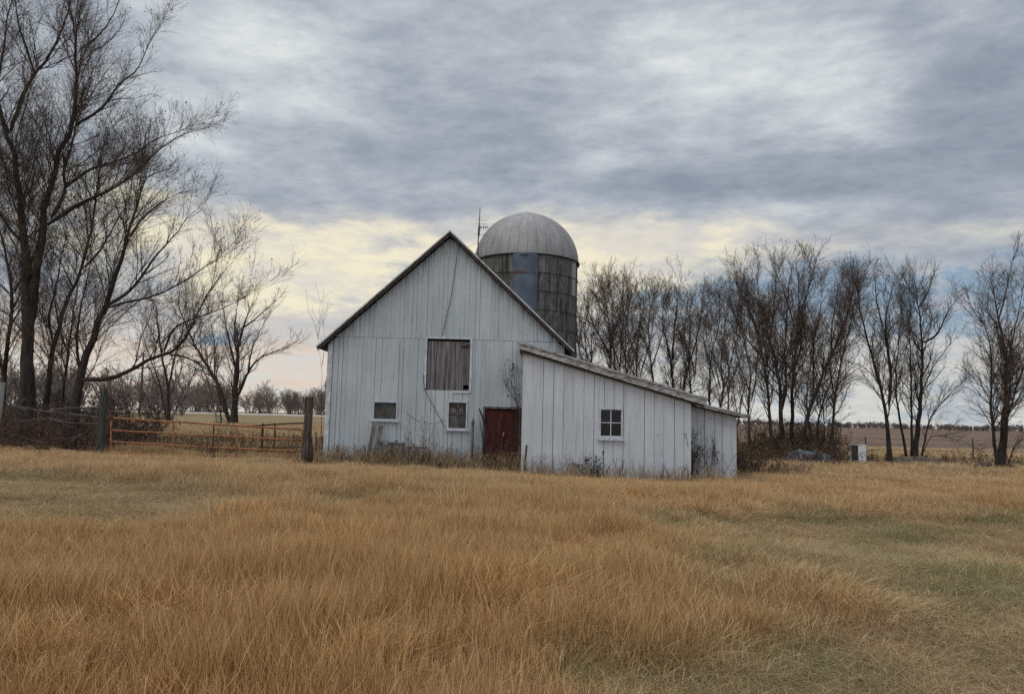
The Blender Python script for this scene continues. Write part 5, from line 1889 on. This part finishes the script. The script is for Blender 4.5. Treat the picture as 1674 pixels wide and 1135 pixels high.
def build_grass():
    m = bpy.data.materials.new('grass_blades')
    m.use_nodes = True
    g = NT(m.node_tree)
    p = g.n('ShaderNodeBsdfPrincipled')
    p.inputs['Roughness'].default_value = .8
    p.inputs['Specular IOR Level'].default_value = .15
    geo = g.n('ShaderNodeNewGeometry')
    grass_fn(g, p, geo.outputs['Position'], None)
    tl = g.n('ShaderNodeBsdfTranslucent')
    src = p.inputs['Base Color'].links[0].from_socket
    g.put(tl.inputs['Color'], src)
    mx = g.n('ShaderNodeMixShader', i_0=0.22, i_1=p.outputs[0], i_2=tl.outputs[0])
    g.n('ShaderNodeOutputMaterial', i_Surface=mx.outputs[0])
    src = bpy.data.collections.new('grass_tufts')
    tufts = [
        blade_mesh('tuft_a', 105, 1, .35, 1.0, .0028, .15, .13, True, mt=m),
        blade_mesh('tuft_b', 105, 2, .30, 1.0, .0028, .22, .14, True, mt=m),
        blade_mesh('tuft_c', 105, 3, .30, 1.05, .0026, .20, .14, True, .3, mt=m),
        blade_mesh('tuft_d', 40, 4, .4, 1.0, .0034, .9, .15, False, .5, mt=m),      # arched
        blade_mesh('tuft_e', 85, 5, .4, 1.0, .0038, 1.1, .16, False, .6, mt=m),     # matted
        blade_mesh('tuft_f', 85, 6, .4, 1.0, .0038, .8, .16, False, .4, mt=m),
        blade_mesh('tuft_g', 6, 7, .9, 1.45, .0038, .5, .2, True, .2, mt=m),       # tall single stalks
        blade_mesh('tuft_h', 50, 8, .5, 1.0, .0042, .75, .2, True, .8, mt=m),       # lodged, leaning clump
    ]
    for t in tufts:
        src.objects.link(t)
    rng = np.random.default_rng(77)

    def scatter(name, label, N, area_pts, ymin, ymax, dens_pow, width_scale):
        # sample distance with density falling off, lateral within a widened view wedge
        u = rng.random(N)
        y = (ymin ** dens_pow + u * (ymax ** dens_pow - ymin ** dens_pow)) ** (1 / dens_pow)
        x = rng.uniform(-1, 1, N) * (y * .78 + 1.6)
        keep = np.ones(N, bool)
        # nothing under the buildings
        keep &= ~((x > BX0 - .05) & (x < BX1) & (y > 24.93))
        keep &= ~((x > .3) & (x < 5.75) & (y > 23.42))
        keep &= ~((x > 5.7) & (x < 7.65) & (y > 24.9))
        keep &= ~((x > -6.2) & (y > 25.5) & (x < 7.5))
        x, y = x[keep], y[keep]
        N = len(x)
        big = noise2(x, y * .7, 3.2, 1) * .6 + noise2(x, y, 1.1, 2) * .4
        fine = noise2(x, y, .45, 3)
        az = x / np.maximum(y, .1)

        def bl(cx, cy, sx, sy):
            return np.exp(-((x - cx) / sx) ** 2 - ((y - cy) / sy) ** 2)
        # short, green-flecked turf on the right; pale matted patch on the left
        short = np.clip(bl(6.0, 8.0, 3.6, 3.4) * 1.5 + bl(9.5, 11.5, 4.5, 3.0) * 1.2 + bl(2.6, 4.3, 2.3, 1.0) * 1.1 + bl(4.6, 12.2, 2.4, 2.0) * .8
                        + bl(13.5, 14.0, 5.0, 2.4) * .9, 0, 1)
        left = np.clip(bl(-6.6, 11.3, 2.5, 2.2) * 1.35 + bl(-10.0, 14.2, 3.4, 2.2) * 1.35 + bl(-4.6, 9.5, 0.9, .8) * .5, 0, 1)
        mid = np.clip(bl(-2.6, 14.0, 1.6, 1.3) * .9 + bl(-3.2, 12.0, .8, .7) * .6, 0, 1)
        s = np.clip(np.maximum(np.maximum(short, left), mid) + (big - .5) * .9 + (fine - .5) * .45, 0, 1)
        s = s * s * (3 - 2 * s)
        base_s = np.maximum(np.maximum(short, left), mid)
        s = np.clip(s * np.clip(base_s * 1.8, .15, 1) + .25 * np.clip(big - .62, 0, 1), 0, 1)
        hgt = (.50 + .18 * (big - .5) * 2) * (1 - s) + (.12 + .08 * fine) * s
        hgt *= np.where(y > 18, .82, 1)
        hgt *= np.clip(.85 + .03 * (y - 4), .85, 1.0)
        hgt *= rng.uniform(.7, 1.22, N) * (.72 + .5 * noise2(x, y, .7, 33))
        near_wall = np.clip((y - 21.5) / 3.0, 0, 1) * (x > -7) * (x < 8)
        hgt *= 1 - .25 * near_wall
        hgt *= np.where((x < -6) & (y > 20) & (y < 26), .74, 1.0)
        far = np.clip((y - 30) / 12, 0, 1)
        hgt *= 1 - .45 * far
        idx = np.where(rng.random(N) < s, rng.integers(4, 6, N), rng.integers(0, 3, N))
        idx = np.where((rng.random(N) < .06), 3, idx)
        lod = (noise2(x, y, .9, 31) > .70) & (rng.random(N) < .75) & (s < .6)
        idx = np.where(lod, 7, idx)
        idx = np.where((rng.random(N) < .03) & (s < .7), 6, idx)
        green = np.clip(s * (noise2(x, y, 1.3, 9) * 1.1 + noise2(x, y, .38, 19) * .9 - .57) * 2.0, 0, 1) * (rng.random(N) < .62)
        green = np.clip(green +   .08 * short * (rng.random(N) < .8), 0, 1)
        green *= 1 - .45 * np.clip(left * 1.5, 0, 1)
        pale = np.clip(.10 + .5 * left + .35 * np.clip((y - 28) / 8, 0, 1) + .85 * s + (noise2(x, y, 2.2, 12) - .45) * .6 + np.clip((y - 11) / 10, 0, 1) * .50 + rng.normal(0, .12, N), 0, 1)
        # rich red-brown stands in front left and centre
        pale *= 1 - .7 * np.clip(bl(-2.2, 7.5, 3.4, 2.4) + bl(-6, 7, 4, 3) * .6 + bl(11, 20, 8, 2.4) * .8, 0, 1)
        sc = hgt
        z = ground_z(x, y)
        me = bpy.data.meshes.new(name)
        me.vertices.add(N)
        me.vertices.foreach_set('co', np.stack([x, y, z], -1).astype(np.float32).ravel())
        wid = np.clip(.8 + y * .05, .8, 2.0) * width_scale * np.where(idx > 3, 1.0, 1.0)
        for an, ty, dat in (('rotz', 'FLOAT', rng.uniform(0, 6.283, N)), ('hgt', 'FLOAT', sc), ('wid', 'FLOAT', wid),
                            ('tilt', 'FLOAT', rng.normal(0, .065, N)), ('green', 'FLOAT', green), ('pale', 'FLOAT', pale)):
            a = me.attributes.new(an, ty, 'POINT')
            a.data.foreach_set('value', dat.astype(np.float32))
        a = me.attributes.new('pick', 'INT', 'POINT')
        a.data.foreach_set('value', idx.astype(np.int32))
        me.materials.append(m)
        o = bpy.data.objects.new(name, me)
        COL.objects.link(o)
        tag(o, label, 'grass', kind='stuff')
        ng = bpy.data.node_groups.new('scatter_grass', 'GeometryNodeTree')
        ng.interface.new_socket('Geometry', in_out='INPUT', socket_type='NodeSocketGeometry')
        ng.interface.new_socket('Geometry', in_out='OUTPUT', socket_type='NodeSocketGeometry')
        nn, lk = ng.nodes, ng.links
        gi, go = nn.new('NodeGroupInput'), nn.new('NodeGroupOutput')
        iop = nn.new('GeometryNodeInstanceOnPoints')
        ci = nn.new('GeometryNodeCollectionInfo')
        ci.inputs['Collection'].default_value = src
        ci.inputs['Separate Children'].default_value = True
        ci.inputs['Reset Children'].default_value = True
        iop.inputs['Pick Instance'].default_value = True

        def attr(nm, ty='FLOAT'):
            q = nn.new('GeometryNodeInputNamedAttribute')
            q.data_type = ty
            q.inputs[0].default_value = nm
            return q.outputs[0]
        lk.new(gi.outputs[0], iop.inputs['Points'])
        lk.new(ci.outputs[0], iop.inputs['Instance'])
        lk.new(attr('pick', 'INT'), iop.inputs['Instance Index'])
        cx = nn.new('ShaderNodeCombineXYZ')
        lk.new(attr('tilt'), cx.inputs[0])
        lk.new(attr('rotz'), cx.inputs[2])
        lk.new(cx.outputs[0], iop.inputs['Rotation'])
        cs = nn.new('ShaderNodeCombineXYZ')
        w_ = attr('wid')
        lk.new(w_, cs.inputs[0]); lk.new(w_, cs.inputs[1]); lk.new(attr('hgt'), cs.inputs[2])
        lk.new(cs.outputs[0], iop.inputs['Scale'])
        lk.new(iop.outputs[0], go.inputs[0])
        md = o.modifiers.new('scatter', 'NODES')
        md.node_group = ng
        return o
    scatter('grass', 'dry golden grass covering the whole yard up to the barn', 72000, None, 2.2, 27, 1.75, 1.0)
    scatter('grass', 'duller rough grass in the fields beyond the fence line', 16000, None, 27, 60, 1.5, 1.5)


build_grass()
